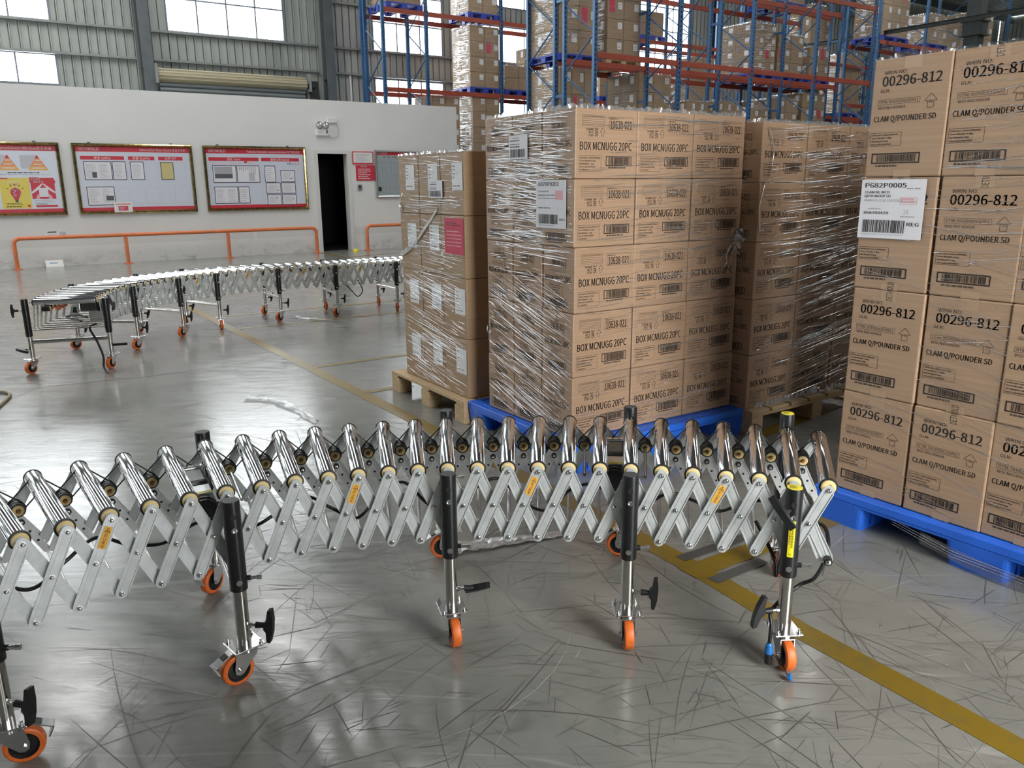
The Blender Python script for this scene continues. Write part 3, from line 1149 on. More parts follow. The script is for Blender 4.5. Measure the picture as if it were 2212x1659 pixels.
# safety commitment board, cut by the left edge
root, mb, P, w, h = board_base(-0.52, 0.96, 'gold framed Safety Commitment board with pyramids and posters, leftmost on the wall')
head(mb, P, w, h, False, 'Safety Commitment Window安全承诺', 0.52)
for c in (0.80, 0.985 - 0.36):
    pass
for xc in (0.615, 0.845):
    mb.rect(P, w * (xc - 0.135), h * 0.66, w * xc, h * 0.86, 'poster_grey', 1)
    top = h * 0.865
    bot = h * 0.63
    for k, m in enumerate(('poster_red', 'poster_orange', 'poster_orange', 'poster_amber')):
        a, b = k / 4, (k + 0.94) / 4
        mb.poly(P, [(w * (xc - 0.083 * b), top + (bot - top) * b), (w * (xc + 0.083 * b), top + (bot - top) * b),
                    (w * (xc + 0.083 * a), top + (bot - top) * a), (w * (xc - 0.083 * a), top + (bot - top) * a)], m, 2)
        if k:
            mb.rect(P, w * (xc - 0.05 * b), top + (bot - top) * (a + 0.13), w * (xc + 0.05 * b), top + (bot - top) * (a + 0.07), 'paper', 3)
mb.fake_lines(P, w * 0.6, h * 0.585, w * 0.9, h * 0.615, 1, 'ink', 5, 0.4, 2)
mb.fake_lines(P, w * 0.54, h * 0.56, w * 0.97, h * 0.58, 1, 'ink_grey', 6, 0.35, 2)
mb.rect(P, w * 0.30, h * 0.10, w * 0.5, h * 0.86, 'poster_grey', 1)
mb.build('panel', root, root.location)
mb = MB()
x0, x1, y0, y1 = w * 0.525, w * 0.755, h * 0.06, h * 0.52
mb.rect(P, x0, y0, x1, y1, 'poster_yellow', 3)
mb.rect(P, x0, y1 - 0.02, x0 + 0.14, y1, 'poster_red', 4)
xm = (x0 + x1) / 2
mb.text(P, 'INNOVATIVE', xm, y1 - 0.085, 'paper_white', h=0.03, align='C', k=4)
mb.text(P, 'IDEAS', xm, y1 - 0.14, 'rose_stamp', h=0.04, align='C', bold=True, k=4)
cy = y0 + 0.29
bulb = [(xm + 0.085 * math.cos(a), cy + 0.085 * math.sin(a)) for a in [math.pi * (-0.2 + 1.4 * i / 14) for i in range(15)]]
bulb += [(xm - 0.03, cy - 0.13), (xm + 0.03, cy - 0.13)]
mb.poly(P, bulb, 'red_sheet', 4)
rr = random.Random(8)
for k in range(40):
    a, q = rr.uniform(0, 6.28), 0.07 * math.sqrt(rr.random())
    bx, by = xm + q * math.cos(a), cy + q * math.sin(a)
    mb.rect(P, bx, by, bx + 0.014, by + 0.012, rr.choice(('paper', 'photo_dark', 'poster_grey', 'red_sheet')), 5)
mb.poly(P, [(xm - 0.03, cy - 0.13), (xm + 0.03, cy - 0.13), (xm + 0.02, cy - 0.18), (xm - 0.02, cy - 0.18)], 'photo_dark', 5)
for a in (30, 60, 90, 120, 150):
    ca, sa = math.cos(math.radians(a)), math.sin(math.radians(a))
    q0, q1, t = 0.12, 0.155, 0.005
    mb.poly(P, [(xm + ca * q0 - sa * t, cy + sa * q0 + ca * t), (xm + ca * q0 + sa * t, cy + sa * q0 - ca * t),
                (xm + ca * q1 + sa * t, cy + sa * q1 - ca * t), (xm + ca * q1 - sa * t, cy + sa * q1 + ca * t)], 'ink', 4)
mb.fake_lines(P, x0 + 0.06, y0 + 0.06, x1 - 0.06, y0 + 0.11, 2, 'ink', 7, 0.35, 4)
mb.fake_lines(P, x0 + 0.06, y0 + 0.02, x1 - 0.1, y0 + 0.05, 1, 'ink', 17, 0.5, 4)
mb.poly(P, [(x1 - 0.05 + 0.025 * math.cos(a), y0 + 0.045 + 0.025 * math.sin(a)) for a in [i * 0.524 for i in range(12)]], 'poster_red', 5)
tag(mb.build('poster', root, root.location), 'yellow ideas poster with light bulb')
mb = MB()
x0, x1, y0, y1 = w * 0.765, w * 0.955, h * 0.20, h * 0.52
mb.rect(P, x0, y0, x1, y1, 'poster_red', 3)
mb.rect(P, x0 - 0.012, y1 - 0.09, x0 + 0.13, y1 + 0.01, 'red_sheet', 4)
mb.text(P, '安全就在', x0 + 0.01, y1 - 0.04, 'paper_white', h=0.03, bold=True, k=5)
mb.text(P, '你的手中', x0 + 0.05, y1 - 0.085, 'paper_white', h=0.03, bold=True, k=5)
xm = (x0 + x1) / 2
for sg in (-1, 1):
    mb.poly(P, [(xm, y1 - 0.09), (xm + sg * 0.19, y1 - 0.25), (xm + sg * 0.19, y1 - 0.29), (xm + sg * 0.09, y1 - 0.22), (xm + sg * 0.012, y1 - 0.13)][::sg], 'paper', 5)
    mb.poly(P, [(xm + sg * 0.07, y0 + 0.0), (xm + sg * 0.14, y0), (xm + sg * 0.12, y0 + 0.06), (xm + sg * 0.08, y0 + 0.10)][::sg], 'rose_stamp', 5)
mb.rect(P, xm - 0.075, y0 + 0.035, xm + 0.075, y0 + 0.20, 'paper', 6)
mb.poly(P, [(x1 - 0.03 + 0.05 * math.cos(a), y1 - 0.07 + 0.05 * math.sin(a)) for a in [i * 0.524 for i in range(12)]], 'poster_red', 6)
tag(mb.build('poster', root, root.location), 'red safety poster with two white arms')
mb = MB()
mb.fake_lines(P, w * 0.78, h * 0.145, w * 0.955, h * 0.19, 2, 'ink_grey', 9, 0.35, 3)
mb.rect(P, w * 0.785, h * 0.075, w * 0.96, h * 0.105, 'poster_red', 3)
mb.fake_lines(P, w * 0.785, h * 0.115, w * 0.9, h * 0.135, 1, 'ink', 19, 0.5, 3)
mb.build('caption_strip', root, root.location)

# work plan board right of the doorway
pu = PV(808, 330, WALL_V)[0]
root, mb, P, w, h = board_base(pu, PV(812, 427, WALL_V)[1], 'grey grid planning board with red header right of the doorway', 'notice board', 1.9, PV(808, 324, WALL_V)[1] - PV(812, 427, WALL_V)[1], 'alu_frame', 'mint', 0.03, None)
mb.rect(P, 0, h * 0.915, w, h, 'poster_red', 1)
mb.text(P, 'DETMOLD', w * 0.03, h * 0.935, 'paper_white', h=0.05, w=w * 0.13, bold=True, k=2)
mb.text(P, '工作周历时计表', w * 0.37, h * 0.935, 'paper_white', h=0.05, k=2)
for i in range(22):
    x = w * (0.04 + 0.042 * i)
    mb.rect(P, x, h * 0.05, x + 0.004, h * 0.86, 'steel_column', 1)
for j in range(26):
    y = h * (0.05 + 0.81 * j / 25)
    mb.rect(P, w * 0.02, y, w * 0.97, y + 0.003, 'steel_column', 1)
mb.fake_lines(P, w * 0.1, h * 0.865, w * 0.8, h * 0.90, 1, 'ink', 31, 0.4, 2)
for j in range(25):
    mb.fake_lines(P, w * 0.06, h * (0.055 + 0.0324 * j), w * 0.95, h * (0.08 + 0.0324 * j), 1, 'ink_grey', 40 + j, 0.55, 2)
mb.rect(P, w * 0.02, h * 0.11, w * 0.06, h * 0.21, 'ink', 3)
mb.build('panel', root, root.location)

# two small signs beside the door, access reader
a, zt = PV(760, 327, WALL_V)
b, zb = PV(806, 355, WALL_V)
mb = MB()
gbox(mb, a, b, WALL_V - 0.02, WALL_V, zb, zt, 'poster_red')
P = Plane(uv(a, WALL_V - 0.0205, zb), U, Z, 0.0006)
mb.rect(P, 0.02, 0.03, b - a - 0.02, zt - zb - 0.02, 'plastic_white')
mb.fake_lines(P, 0.08, 0.05, b - a - 0.08, zt - zb - 0.05, 6, 'ink_grey', 2, 0.35, 2)
tag(mb.build('notice_plate', None, uv(a, WALL_V, zb)), 'white notice with thin red border, upper sign right of the doorway', 'sign')
a, zt = PV(768, 357, WALL_V)
b, zb = PV(810, 390, WALL_V)
mb = MB()
gbox(mb, a, b, WALL_V - 0.015, WALL_V, zb, zt, 'poster_red')
P = Plane(uv(a, WALL_V - 0.0155, zb), U, Z, 0.0006)
mb.text(P, 'DETMOLD', (b - a) * 0.25, (zt - zb) * 0.87, 'paper_white', h=0.035, w=(b - a) * 0.34, bold=True)
mb.fake_lines(P, 0.05, 0.03, b - a - 0.03, (zt - zb) * 0.83, 6, 'paper_white', 12, 0.35)
tag(mb.build('notice_plate', None, uv(a, WALL_V, zb)), 'solid red notice with white print, lower sign right of the doorway', 'sign')
a, zt = PV(771, 398, WALL_V)
root = empty('access_reader', uv(a, WALL_V, zt - 0.13), 0, 'small grey access reader under the red sign by the doorway', 'access reader')
mb = MB()
gbox(mb, a, a + 0.115, WALL_V - 0.03, WALL_V, zt - 0.14, zt, 'alu_frame', 0.006)
mb.build('body', root, root.location)
mb = MB()
gbox(mb, a + 0.02, a + 0.095, WALL_V - 0.033, WALL_V - 0.029, zt - 0.10, zt - 0.02, 'motor_grey')
mb.build('keypad', root, root.location)

# emergency light with its socket and cord
a, zt = PV(681, 279, WALL_V)
b, zb = PV(708, 294, WALL_V)
root = empty('emergency_light', uv((a + b) / 2, WALL_V, zb), 0, 'white twin head emergency light above the doorway', 'emergency light')
O = root.location
mb = MB()
gbox(mb, a, b, WALL_V - 0.07, WALL_V, zb, zt, 'plastic_white', 0.01)
P = Plane(uv(a, WALL_V - 0.0705, zb), U, Z, 0.0006)
mb.fake_lines(P, 0.04, 0.06, (b - a) * 0.65, 0.11, 2, 'ink_grey', 2, 0.3)
mb.rect(P, (b - a) * 0.78, 0.05, (b - a) * 0.92, 0.13, 'steel_column')
mb.build('housing', root, O)
for f in (0.24, 0.76):
    c = uv(a + (b - a) * f, WALL_V - 0.05, zt + 0.085)
    mb = MB()
    mb.lathe(c + V * 0.04, -V, [(0, 0.03), (0.03, 0.07), (0.07, 0.078), (0.085, 0.074)], 'plastic_white', 18)
    mb.cyl(uv(a + (b - a) * f, WALL_V - 0.03, zt - 0.005), uv(a + (b - a) * f, WALL_V - 0.03, zt + 0.03), 0.02, 'plastic_white', 10)
    hd = mb.build('lamp_head', root, O)
    mb = MB()
    mb.lathe(c + V * 0.04, -V, [(0.07, 0.068), (0.088, 0.06), (0.1, 0.03), (0.103, 0.001)], 'lamp_glass', 18)
    mb.build('lens', hd, O)
a2, zt2 = PV(705, 254, WALL_V)
mb = MB()
gbox(mb, a2, a2 + 0.2, WALL_V - 0.05, WALL_V, zt2 - 0.11, zt2, 'plastic_white', 0.008)
tag(mb.build('socket_box', None, uv(a2, WALL_V, zt2)), 'small white socket box above the twin head emergency light', 'socket')
mb = MB()
s0 = uv(a2 + 0.13, WALL_V - 0.03, zt2 - 0.03)
mb.tube([s0, s0 + U * 0.06 + Z * 0.02, s0 + U * 0.09 - Z * 0.1, s0 + U * 0.13 - Z * 0.22, s0 + U * 0.1 - Z * 0.36, s0 - U * 0.05 - Z * 0.40, uv(b - 0.02, WALL_V - 0.03, zb + 0.06)], 0.008, 'alu_frame', 6)
mb.build('power_cord', root, O)

# small paper on the wall, a white box on the floor, a yellow wedge
a, zt = PV(98, 499, WALL_V)
mb = MB()
gbox(mb, a, a + 0.36, WALL_V - 0.004, WALL_V, zt - 0.13, zt, 'paper_white')
P = Plane(uv(a, WALL_V - 0.0045, zt - 0.13), U, Z, 0.0005)
mb.rect(P, 0.03, 0.095, 0.18, 0.115, 'ink')
mb.fake_lines(P, 0.04, 0.02, 0.2, 0.08, 3, 'poster_grey', 3, 0.35)
mb.rect(P, 0.23, 0.02, 0.34, 0.11, 'poster_grey')
tag(mb.build('paper_notice', None, uv(a, WALL_V, zt)), 'faded paper notice low on the white wall, half behind the orange rail', 'paper')
p0 = uv(G(99, 577).dot(U), WALL_V - 0.15)
mb = MB()
T = Matrix.Translation(p0) @ Matrix.Rotation(GRID - 0.02, 4, 'Z') @ Matrix.Diagonal((1, 0.55, 1, 1))
mb.add([T @ Vector(q) for q in [(0, 0, 0), (0.3, 0, 0), (0.3, 0.25, 0), (0, 0.25, 0), (0, 0.02, 0.02), (0.3, 0.02, 0.02), (0.3, 0.25, 0.12), (0, 0.25, 0.12)]],
       [(3, 2, 1, 0), (4, 5, 6, 7), (0, 1, 5, 4), (1, 2, 6, 5), (2, 3, 7, 6)], 'plastic_white')
mb.add([T @ Vector(q) for q in [(0, 0, 0), (0, 0.25, 0), (0, 0.25, 0.12), (0, 0.02, 0.02)]], [(3, 2, 1, 0)][::-1], 'ink')
P = Plane(T @ Vector((0.07, 0.09, 0.0505)), (T.to_3x3() @ Vector((1, 0, 0))), (T.to_3x3() @ Vector((0, 0.23, 0.1)).normalized()), 0.001)
mb.rect(P, 0, 0.03, 0.14, 0.06, 'plug_blue')
tag(mb.build('bait_box', None, p0), 'small white sloped box on the floor against the wall below the left board', 'box')
p0 = G(769, 543)
mb = MB()
mb.lathe(p0, Z, [(0, 0.07), (0.03, 0.065), (0.06, 0.03), (0.065, 0.001)], 'label_yellow', 12)
tag(mb.build('door_stop', None, p0), 'small yellow door stop at the right foot of the doorway', 'door stop')

# ------------------------------------------------------------------ cartons
ORD5 = ['topmost', 'second', 'third', 'fourth', 'bottom']


def carton_shell(mb, W, D, Hh, mat, gap=0.004, bev=0.006):
    mb.box(gap / 2, W - gap / 2, gap / 2, D - gap / 2, 0.0005, Hh - 0.001, mat, None, bev)


def face_front(W, Hh):         # x runs right, seen from -y
    return Plane((0, 0.002, 0), (1, 0, 0), (0, 0, 1), 0.0008)


def face_left(W, D, Hh):       # seen from -x; runs from far (y = D) to near (y = 0)
    return Plane((0.002, D, 0), (0, -1, 0), (0, 0, 1), 0.0008)


def arrow_up(mb, P, x, y, w, h, t, mat='ink'):
    xm = x + w / 2
    pts = [(x, y + h * 0.5), (xm, y + h), (x + w, y + h * 0.5), (x + w * 0.74, y + h * 0.5), (x + w * 0.74, y), (x + w * 0.26, y), (x + w * 0.26, y + h * 0.5)]
    for a, b in zip(pts, pts[1:] + pts[:1]):
        d = Vector((b[0] - a[0], b[1] - a[1])).normalized()
        s = Vector((-d.y, d.x)) * t / 2
        mb.poly(P, [(a[0] - s.x, a[1] - s.y), (b[0] - s.x, b[1] - s.y), (b[0] + s.x, b[1] + s.y), (a[0] + s.x, a[1] + s.y)], mat)


def bar_block(mb, P, x0, y0, x1, y1, t, seed):
    mb.outline(P, x0, y0, x1, y1, t, 'ink')
    mb.barcode(P, x0 + (x1 - x0) * 0.1, y0 + t * 1.3, x1 - (x1 - x0) * 0.08, y1 - t * 1.3, 'ink', seed)
    mb.fake_lines(P, x0 + (x1 - x0) * 0.1, y0 - 0.014, x1 - (x1 - x0) * 0.1, y0 - 0.003, 1, 'ink_soft', seed, 0.6)


def info_block(mb, P, x0, y0, x1, y1, lines):
    mb.outline(P, x0, y0, x1, y1, 0.0012, 'ink')
    n = len(lines)
    dy = (y1 - y0) / (n + 0.3)
    for i, s in enumerate(lines):
        mb.text(P, s, x0 + 0.006, y1 - (i + 0.95) * dy, 'ink', h=dy * 0.5, w=min(x1 - x0 - 0.012, len(s) * dy * 0.36), bold=True)


def print_front_a(mb, W, Hh):
    P = face_front(W, Hh)
    X = lambda f: f * W
    Y = lambda f: f * Hh
    mb.outline(P, X(0.11), Y(0.745), X(0.455), Y(0.90), 0.001, 'ink_soft')
    mb.text(P, 'GTIN:50195500145841', X(0.125), Y(0.862), 'ink_soft', h=0.009, w=X(0.31))
    for f in (0.84, 0.815, 0.79, 0.765):
        mb.rect(P, X(0.115), Y(f), X(0.45), Y(f) + 0.0012, 'ink_soft')
    mb.outline(P, X(0.53), Y(0.70), X(0.92), Y(0.885), 0.0012, 'ink_soft')
    mb.text(P, 'WRIN NO:', X(0.54), Y(0.845), 'ink', h=0.008, w=X(0.13))
    mb.text(P, '10638-021', X(0.548), Y(0.717), 'ink', h=Y(0.115), w=X(0.35), bold=True)
    for i, s in enumerate(('THINK', 'ACT', 'STAY')):
        mb.text(P, s, X(0.285), Y(0.685 - 0.042 * i), 'ink', h=Y(0.033), w=X(0.12 if i == 0 else 0.08), bold=True, align='R')
    mb.text(P, 'SAFE', X(0.355), Y(0.60), 'ink', h=X(0.05), w=Y(0.125), bold=True, rot=math.pi / 2)
    arrow_up(mb, P, X(0.39), Y(0.61), X(0.075), Y(0.115), 0.002, 'ink_soft')
    mb.text(P, 'BOX MCNUGG 20PC', X(0.075), Y(0.41), 'ink', h=Y(0.115), w=X(0.83), bold=True)
    info_block(mb, P, X(0.065), Y(0.105), X(0.41), Y(0.33), ['Units per carton:200units', 'Gross Weight: 8.2kg', 'Net Weight: 7.7kg', 'Item Code:A070P0201', 'Lot Number:'])
    bar_block(mb, P, X(0.485), Y(0.185), X(0.905), Y(0.325), 0.004, 5)


def print_left_a(mb, W, D, Hh):
    P = face_left(W, D, Hh)
    X = lambda f: f * D
    Y = lambda f: f * Hh
    mb.outline(P, X(0.27), Y(0.70), X(0.76), Y(0.86), 0.001, 'ink_soft')
    mb.text(P, 'WRIN NO:', X(0.29), Y(0.825), 'ink', h=0.007, w=X(0.18))
    mb.text(P, '10638-021', X(0.29), Y(0.71), 'ink', h=Y(0.10), w=X(0.45), bold=True)
    mb.outline(P, X(0.2), Y(0.595), X(0.62), Y(0.665), 0.001, 'ink_soft')
    mb.text(P, 'GTIN:50195500145841', X(0.215), Y(0.615), 'ink_soft', h=0.009, w=X(0.39))
    arrow_up(mb, P, X(0.66), Y(0.58), X(0.09), Y(0.12), 0.0018, 'ink_soft')
    mb.text(P, 'BOX MCNUGG 20PC', X(0.09), Y(0.467), 'ink', h=Y(0.085), w=X(0.80), bold=True)
    info_block(mb, P, X(0.22), Y(0.27), X(0.64), Y(0.43), ['Units per carton:200units', 'Gross Weight: 8.2kg', 'Net Weight: 7.7kg', 'Item Code:A070P0201'])
    bar_block(mb, P, X(0.14), Y(0.09), X(0.78), Y(0.205), 0.004, 6)
    mb.rect(P, X(0.40), Y(0.9), X(0.60), Y(0.998), 'tape', 0.6)
    mb.text(P, 'DETMOLD', X(0.53), Y(0.80), 'ink_soft', h=X(0.06), w=Y(0.2), rot=math.pi / 2, k=0.8)


def print_left_b(mb, W, D, Hh, seed, tape_word=True):
    P = face_left(W, D, Hh)
    X = lambda f: f * D
    Y = lambda f: f * Hh
    mb.rect(P, X(0.40), Y(0.90), X(0.62), Y(0.998), 'tape', 0.5)
    mb.rect(P, X(0.40), Y(0.002), X(0.62), Y(0.06), 'tape', 0.5)
    if tape_word:
        mb.text(P, 'DETMOLD', X(0.56), Y(0.905), 'ink', h=X(0.085), w=Y(0.17), rot=math.pi / 2, k=0.8)
    mb.text(P, 'WRIN NO:', X(0.15), Y(0.865), 'ink', h=Y(0.030), w=X(0.30), bold=False)
    mb.text(P, '00296-812', X(0.135), Y(0.768), 'ink', h=Y(0.082), w=X(0.755), bold=True)
    mb.text(P, 'GLN:', X(0.12), Y(0.718), 'ink', h=Y(0.027), w=X(0.125))
    mb.outline(P, X(0.095), Y(0.615), X(0.645), Y(0.66), 0.0012, 'ink_soft')
    mb.text(P, 'GTIN: 50195500150951', X(0.115), Y(0.626), 'ink', h=Y(0.024), w=X(0.505))
    mb.text(P, 'WSI NO:49664', X(0.105), Y(0.578), 'ink_soft', h=Y(0.024), w=X(0.36))
    arrow_up(mb, P, X(0.70), Y(0.565), X(0.16), Y(0.115), 0.0016, 'ink_soft')
    mb.text(P, 'Up', X(0.78), Y(0.607), 'ink', h=Y(0.022), align='C')
    mb.text(P, 'CLAM Q/POUNDER SD', X(0.065), Y(0.473), 'ink', h=Y(0.047), w=X(0.80), bold=True)
    info_block(mb, P, X(0.045), Y(0.265), X(0.455), Y(0.38), ['Units per carton:200units', 'Gross Weight: 5.4kg', 'Net Weight:5.0kg', 'Item Code:P682P0005'])
    bar_block(mb, P, X(0.085), Y(0.115), X(0.72), Y(0.205), 0.005, seed)


def mesh_of(fn, name):
    mb = MB()
    fn(mb)
    return mb.mesh(name)


CA = (0.398, 0.273, 0.331)


def _ca(mat, front, left):
    def f(mb):
        carton_shell(mb, *CA, mat)
        if front:
            print_front_a(mb, CA[0], CA[2])
        if left:
            print_left_a(mb, *CA)
    return f


ME_A_CORNER = mesh_of(_ca('card_wrapped', True, True), 'carton')
ME_A_FRONT = mesh_of(_ca('card_wrapped', True, False), 'carton')
ME_A_LEFT = mesh_of(_ca('card_wrapped', False, True), 'carton')


def stack_matrix(corner, yaw):
    return Matrix.Translation(corner) @ Matrix.Rotation(yaw, 4, 'Z')


# ------------------------------------------------------------------ stretch film: real ridges and folds lying on the load
def film_object(name, label, T, faces, seed, group='stretch film on the wrapped loads'):
    """faces: (kind, a0, a1, z0, z1, n, slope, wscale[, broad]) in the load frame; 'front' lies on y = 0, 'left' on x = 0"""
    r = random.Random(seed)
    mb = MB()
    for fc in faces:
        kind, a0, a1, z0, z1, n, slope, ws = fc[:8]
        broad = fc[8] if len(fc) > 8 else 4

        def pt(a, z, dep, kind=kind):
            if kind == 'front':
                return T @ Vector((a, -dep, z))
            return T @ Vector((-dep, a, z))
        span = a1 - a0
        for k in range(n):
            L = span * min(1.0, 0.03 + r.expovariate(1 / 0.16))
            s = r.uniform(a0, a1 - L) if L < span else a0
            zc = r.uniform(z0, z1)
            if r.random() < 0.3:                   # gather near the seams between two turns of film
                zc = z0 + (z1 - z0) * (round(r.random() * broad) + r.gauss(0, 0.12)) / broad
            sl = slope(s - a0, zc) + r.gauss(0, 0.035)
            w = ws * r.choice((0.0010, 0.0014, 0.0018, 0.0024, 0.0034)) * (0.7 + 0.6 * r.random())
            hgt = w * r.uniform(0.35, 0.85)
            m = max(3, int(L / 0.05))
            wob = r.uniform(0, 6.28)
            vs = []
            ok = True
            for i in range(m + 1):
                t = i / m
                a = s + L * t
                z = zc + sl * (a - s) + 0.002 * math.sin(wob + t * 5)
                if z < z0 or z > z1:
                    ok = False
                    break
                q = max(0.08, math.sin(math.pi * min(1, max(0, t))) ** 0.5)
                for c, dpt in ((-1, 0.0012), (-0.5, 0.0012 + hgt * 0.75), (0, 0.0012 + hgt), (0.5, 0.0012 + hgt * 0.75), (1, 0.0012)):
                    vs.append(pt(a, z + c * w * q, dpt))
            if not ok:
                continue
            fs = []
            for i in range(m):
                for c in range(4):
                    e = (i * 5 + c, (i + 1) * 5 + c, (i + 1) * 5 + c + 1, i * 5 + c + 1)
                    fs.append(e if kind == 'front' else e[::-1])
            mb.add(vs, fs, 'film_ridge', True)
    return mb, r


def film_done(mb, name, label, origin, group='stretch film on the wrapped loads'):
    o = mb.build(name, None, origin)
    return tag(o, label, 'stretch film', group)


def hem(mb, T, pts, r, height=0.02, mat='film_ridge'):
    """crumpled edge of film standing along a line of points (load frame)"""
    vs, fs = [], []
    n = 0
    for (x0, y0, z0), (x1, y1, z1) in zip(pts, pts[1:]):
        L = math.dist((x0, y0, z0), (x1, y1, z1))
        m = max(4, int(L / 0.012))
        for i in range(m):
            t = i / m
            x, y, z = x0 + (x1 - x0) * t, y0 + (y1 - y0) * t, z0 + (z1 - z0) * t
            j = 0.004
            vs.append(T @ Vector((x + r.uniform(-j, j), y + r.uniform(-j, j), z - 0.004)))
            vs.append(T @ Vector((x + r.uniform(-2 * j, 2 * j), y + r.uniform(-2 * j, 2 * j), z + height * r.uniform(0.2, 1.0))))
            n += 1
    fs = [(2 * i, 2 * i + 2, 2 * i + 3, 2 * i + 1) for i in range(n - 1)]
    mb.add(vs, fs, mat, True)


def crumple(mb, T, c, sx, sy, sz, r, n=26, mat='film_ridge'):
    """a bunched twist of film"""
    for k in range(n):
        a = Vector((c[0] + r.gauss(0, sx), c[1] + r.gauss(0, sy), c[2] + r.gauss(0, sz)))
        d1 = Vector((r.uniform(-1, 1) * sx, r.uniform(-1, 1) * sy, r.uniform(-1, 1) * sz))
        d2 = Vector((r.uniform(-1, 1) * sx, r.uniform(-1, 1) * sy, r.uniform(-1, 1) * sz))
        mb.add([T @ a, T @ (a + d1), T @ (a + d1 + d2), T @ (a + d2 * 1.3)], [(0, 1, 2, 3)], mat, True)


def loose_strand(mb, T, pts, w, mat='film_ridge'):
    P = [T @ Vector(p) for p in pts]
    mb.tube(P, w, mat, 5)


# ------------------------------------------------------------------ pallets
def plastic_pallet(label, T, W, D, hz=0.15, mat='blue_plastic', group='blue plastic pallets under the floor stacks'):
    O = T.translation
    R = T.to_euler().z
    root = empty('plastic_pallet', O, R, label, 'pallet', group)
    mb = MB()
    n = 9
    mb.box(0, W, 0, D, hz - 0.045, hz - 0.028, mat, None, 0.006)
    for i in range(n):                       # grid deck: bars in both directions under a rim
        y = 0.03 + (D - 0.06) * (i + 0.5) / n
        mb.box(0.02, W - 0.02, y - (D - 0.1) / n * 0.36, y + (D - 0.1) / n * 0.36, hz - 0.03, hz - 0.002, mat, None, 0.003)
    for a, b, c, d in ((0, W, 0, 0.035), (0, W, D - 0.035, D), (0, 0.035, 0.035, D - 0.035), (W - 0.035, W, 0.035, D - 0.035)):
        mb.box(a, b, c, d, hz - 0.05, hz, mat, None, 0.006)
    for i in range(7):
        x = 0.06 + (W - 0.12) * i / 6
        mb.box(x - 0.02, x + 0.02, 0.03, D - 0.03, hz - 0.044, hz - 0.001, mat, None, 0.003)
    mb.build('deck', root)
    for i in range(3):
        for j in range(3):
            fw, fd = W * 0.19, D * 0.17
            x = (0.0, W / 2 - fw / 2, W - fw)[i]
            y = (0.0, D / 2 - fd / 2, D - fd)[j]
            mb = MB()
            ins = 0.012
            lo = [(x + ins, y + ins), (x + fw - ins, y + ins), (x + fw - ins, y + fd - ins), (x + ins, y + fd - ins)]
            hi = [(x, y), (x + fw, y), (x + fw, y + fd), (x, y + fd)]

            def rnd(q, rad=0.022):
                out = []
                for k in range(4):
                    p, a, b = Vector(q[k]), Vector(q[k - 1]), Vector(q[(k + 1) % 4])
                    da, db = (a - p).normalized(), (b - p).normalized()
                    for t in (0, 0.33, 0.67, 1.0):
                        w = t * math.pi / 2
                        out.append(p + da * rad * (1 - math.sin(w)) + db * rad * (1 - math.cos(w)))
                return [(v.x, v.y) for v in out]
            lo, hi = rnd(lo), rnd(hi)
            m = len(lo)
            vs = [(a, b, 0.0) for a, b in lo] + [(a, b, hz - 0.045) for a, b in hi]
            mb.add(vs, [tuple(range(m))[::-1]] + [(k, (k + 1) % m, m + (k + 1) % m, m + k) for k in range(m)], mat, False)
            if i != 1:
                mb.box(x + fw * 0.3, x + fw * 0.36, y - 0.003, y + 0.001, 0.02, hz - 0.05, mat)
            mb.build('foot', root)
    return root


def wood_pallet(label, T, W, D, hz=0.14, group='wooden pallets under the floor stacks', base=True):
    """stringers of blocks run along local y; deck boards along local y too"""
    root = empty('wooden_pallet', T.translation, T.to_euler().z, label, 'pallet', group)
    nb = 7
    for i in range(nb):
        mb = MB()
        w = W / nb * 0.86
        x = (W - w) * i / (nb - 1)
        mb.box(x, x + w, 0, D, hz - 0.02, hz, 'pallet_wood', None, 0.002)
        mb.build('deck_board', root)
    for j in range(3):
        mb = MB()
        y = (D - 0.1) * j / 2
        mb.box(0, W, y, y + 0.1, hz - 0.038, hz - 0.0205, 'pallet_wood', None, 0.002)
        mb.build('cross_board', root)
    for i in range(3):
        for j in range(3):
            mb = MB()
            x, y = (W - 0.1) * i / 2, (D - 0.12) * j / 2
            mb.box(x, x + 0.1, y, y + 0.12, 0.018 if base else 0.0, hz - 0.0385, 'pallet_wood', None, 0.003)
            mb.build('block', root)
    if base:
        for i in range(3):
            mb = MB()
            x = (W - 0.1) * i / 2
            mb.box(x, x + 0.1, 0, D, 0.0, 0.0175, 'pallet_wood', None, 0.002)
            mb.build('bottom_board', root)
    return root


# ------------------------------------------------------------------ the four floor stacks
COLN = ['near-corner', 'middle', 'far']
# -- middle stack on the blue pallet
YM = GRID - math.radians(0.6)
TM = stack_matrix(G(1236, 951, 0.151), YM)
rj = random.Random(7)
for L in range(5):
    z = (4 - L) * CA[2]
    for c in range(3):
        o = inst('carton', ME_A_CORNER if c == 0 else ME_A_FRONT)
        j = rj.uniform(-0.004, 0.004)
        o.matrix_world = TM @ Matrix.Translation((c * CA[0] + j, rj.uniform(0, 0.005), z)) @ Matrix.Rotation(rj.uniform(-0.006, 0.006), 4, 'Z')
        where = ['front corner column', 'middle column of its sunlit side', 'rightmost column of its sunlit side'][c]
        tag(o, 'printed nugget carton, %s layer, %s, middle stack on blue pallet' % (ORD5[L], where.replace('sunlit', 'right')), 'carton', 'cartons of the middle stack')
    for d in (1, 2):
        o = inst('carton', ME_A_LEFT)
        o.matrix_world = TM @ Matrix.Translation((rj.uniform(-0.003, 0.003), d * CA[1] + 0.006, z))
        where = ['', 'middle column of its left side', 'leftmost column'][d]
        tag(o, 'printed nugget carton, %s layer, %s, middle stack on blue pallet' % (ORD5[L], where), 'carton', 'cartons of the middle stack')
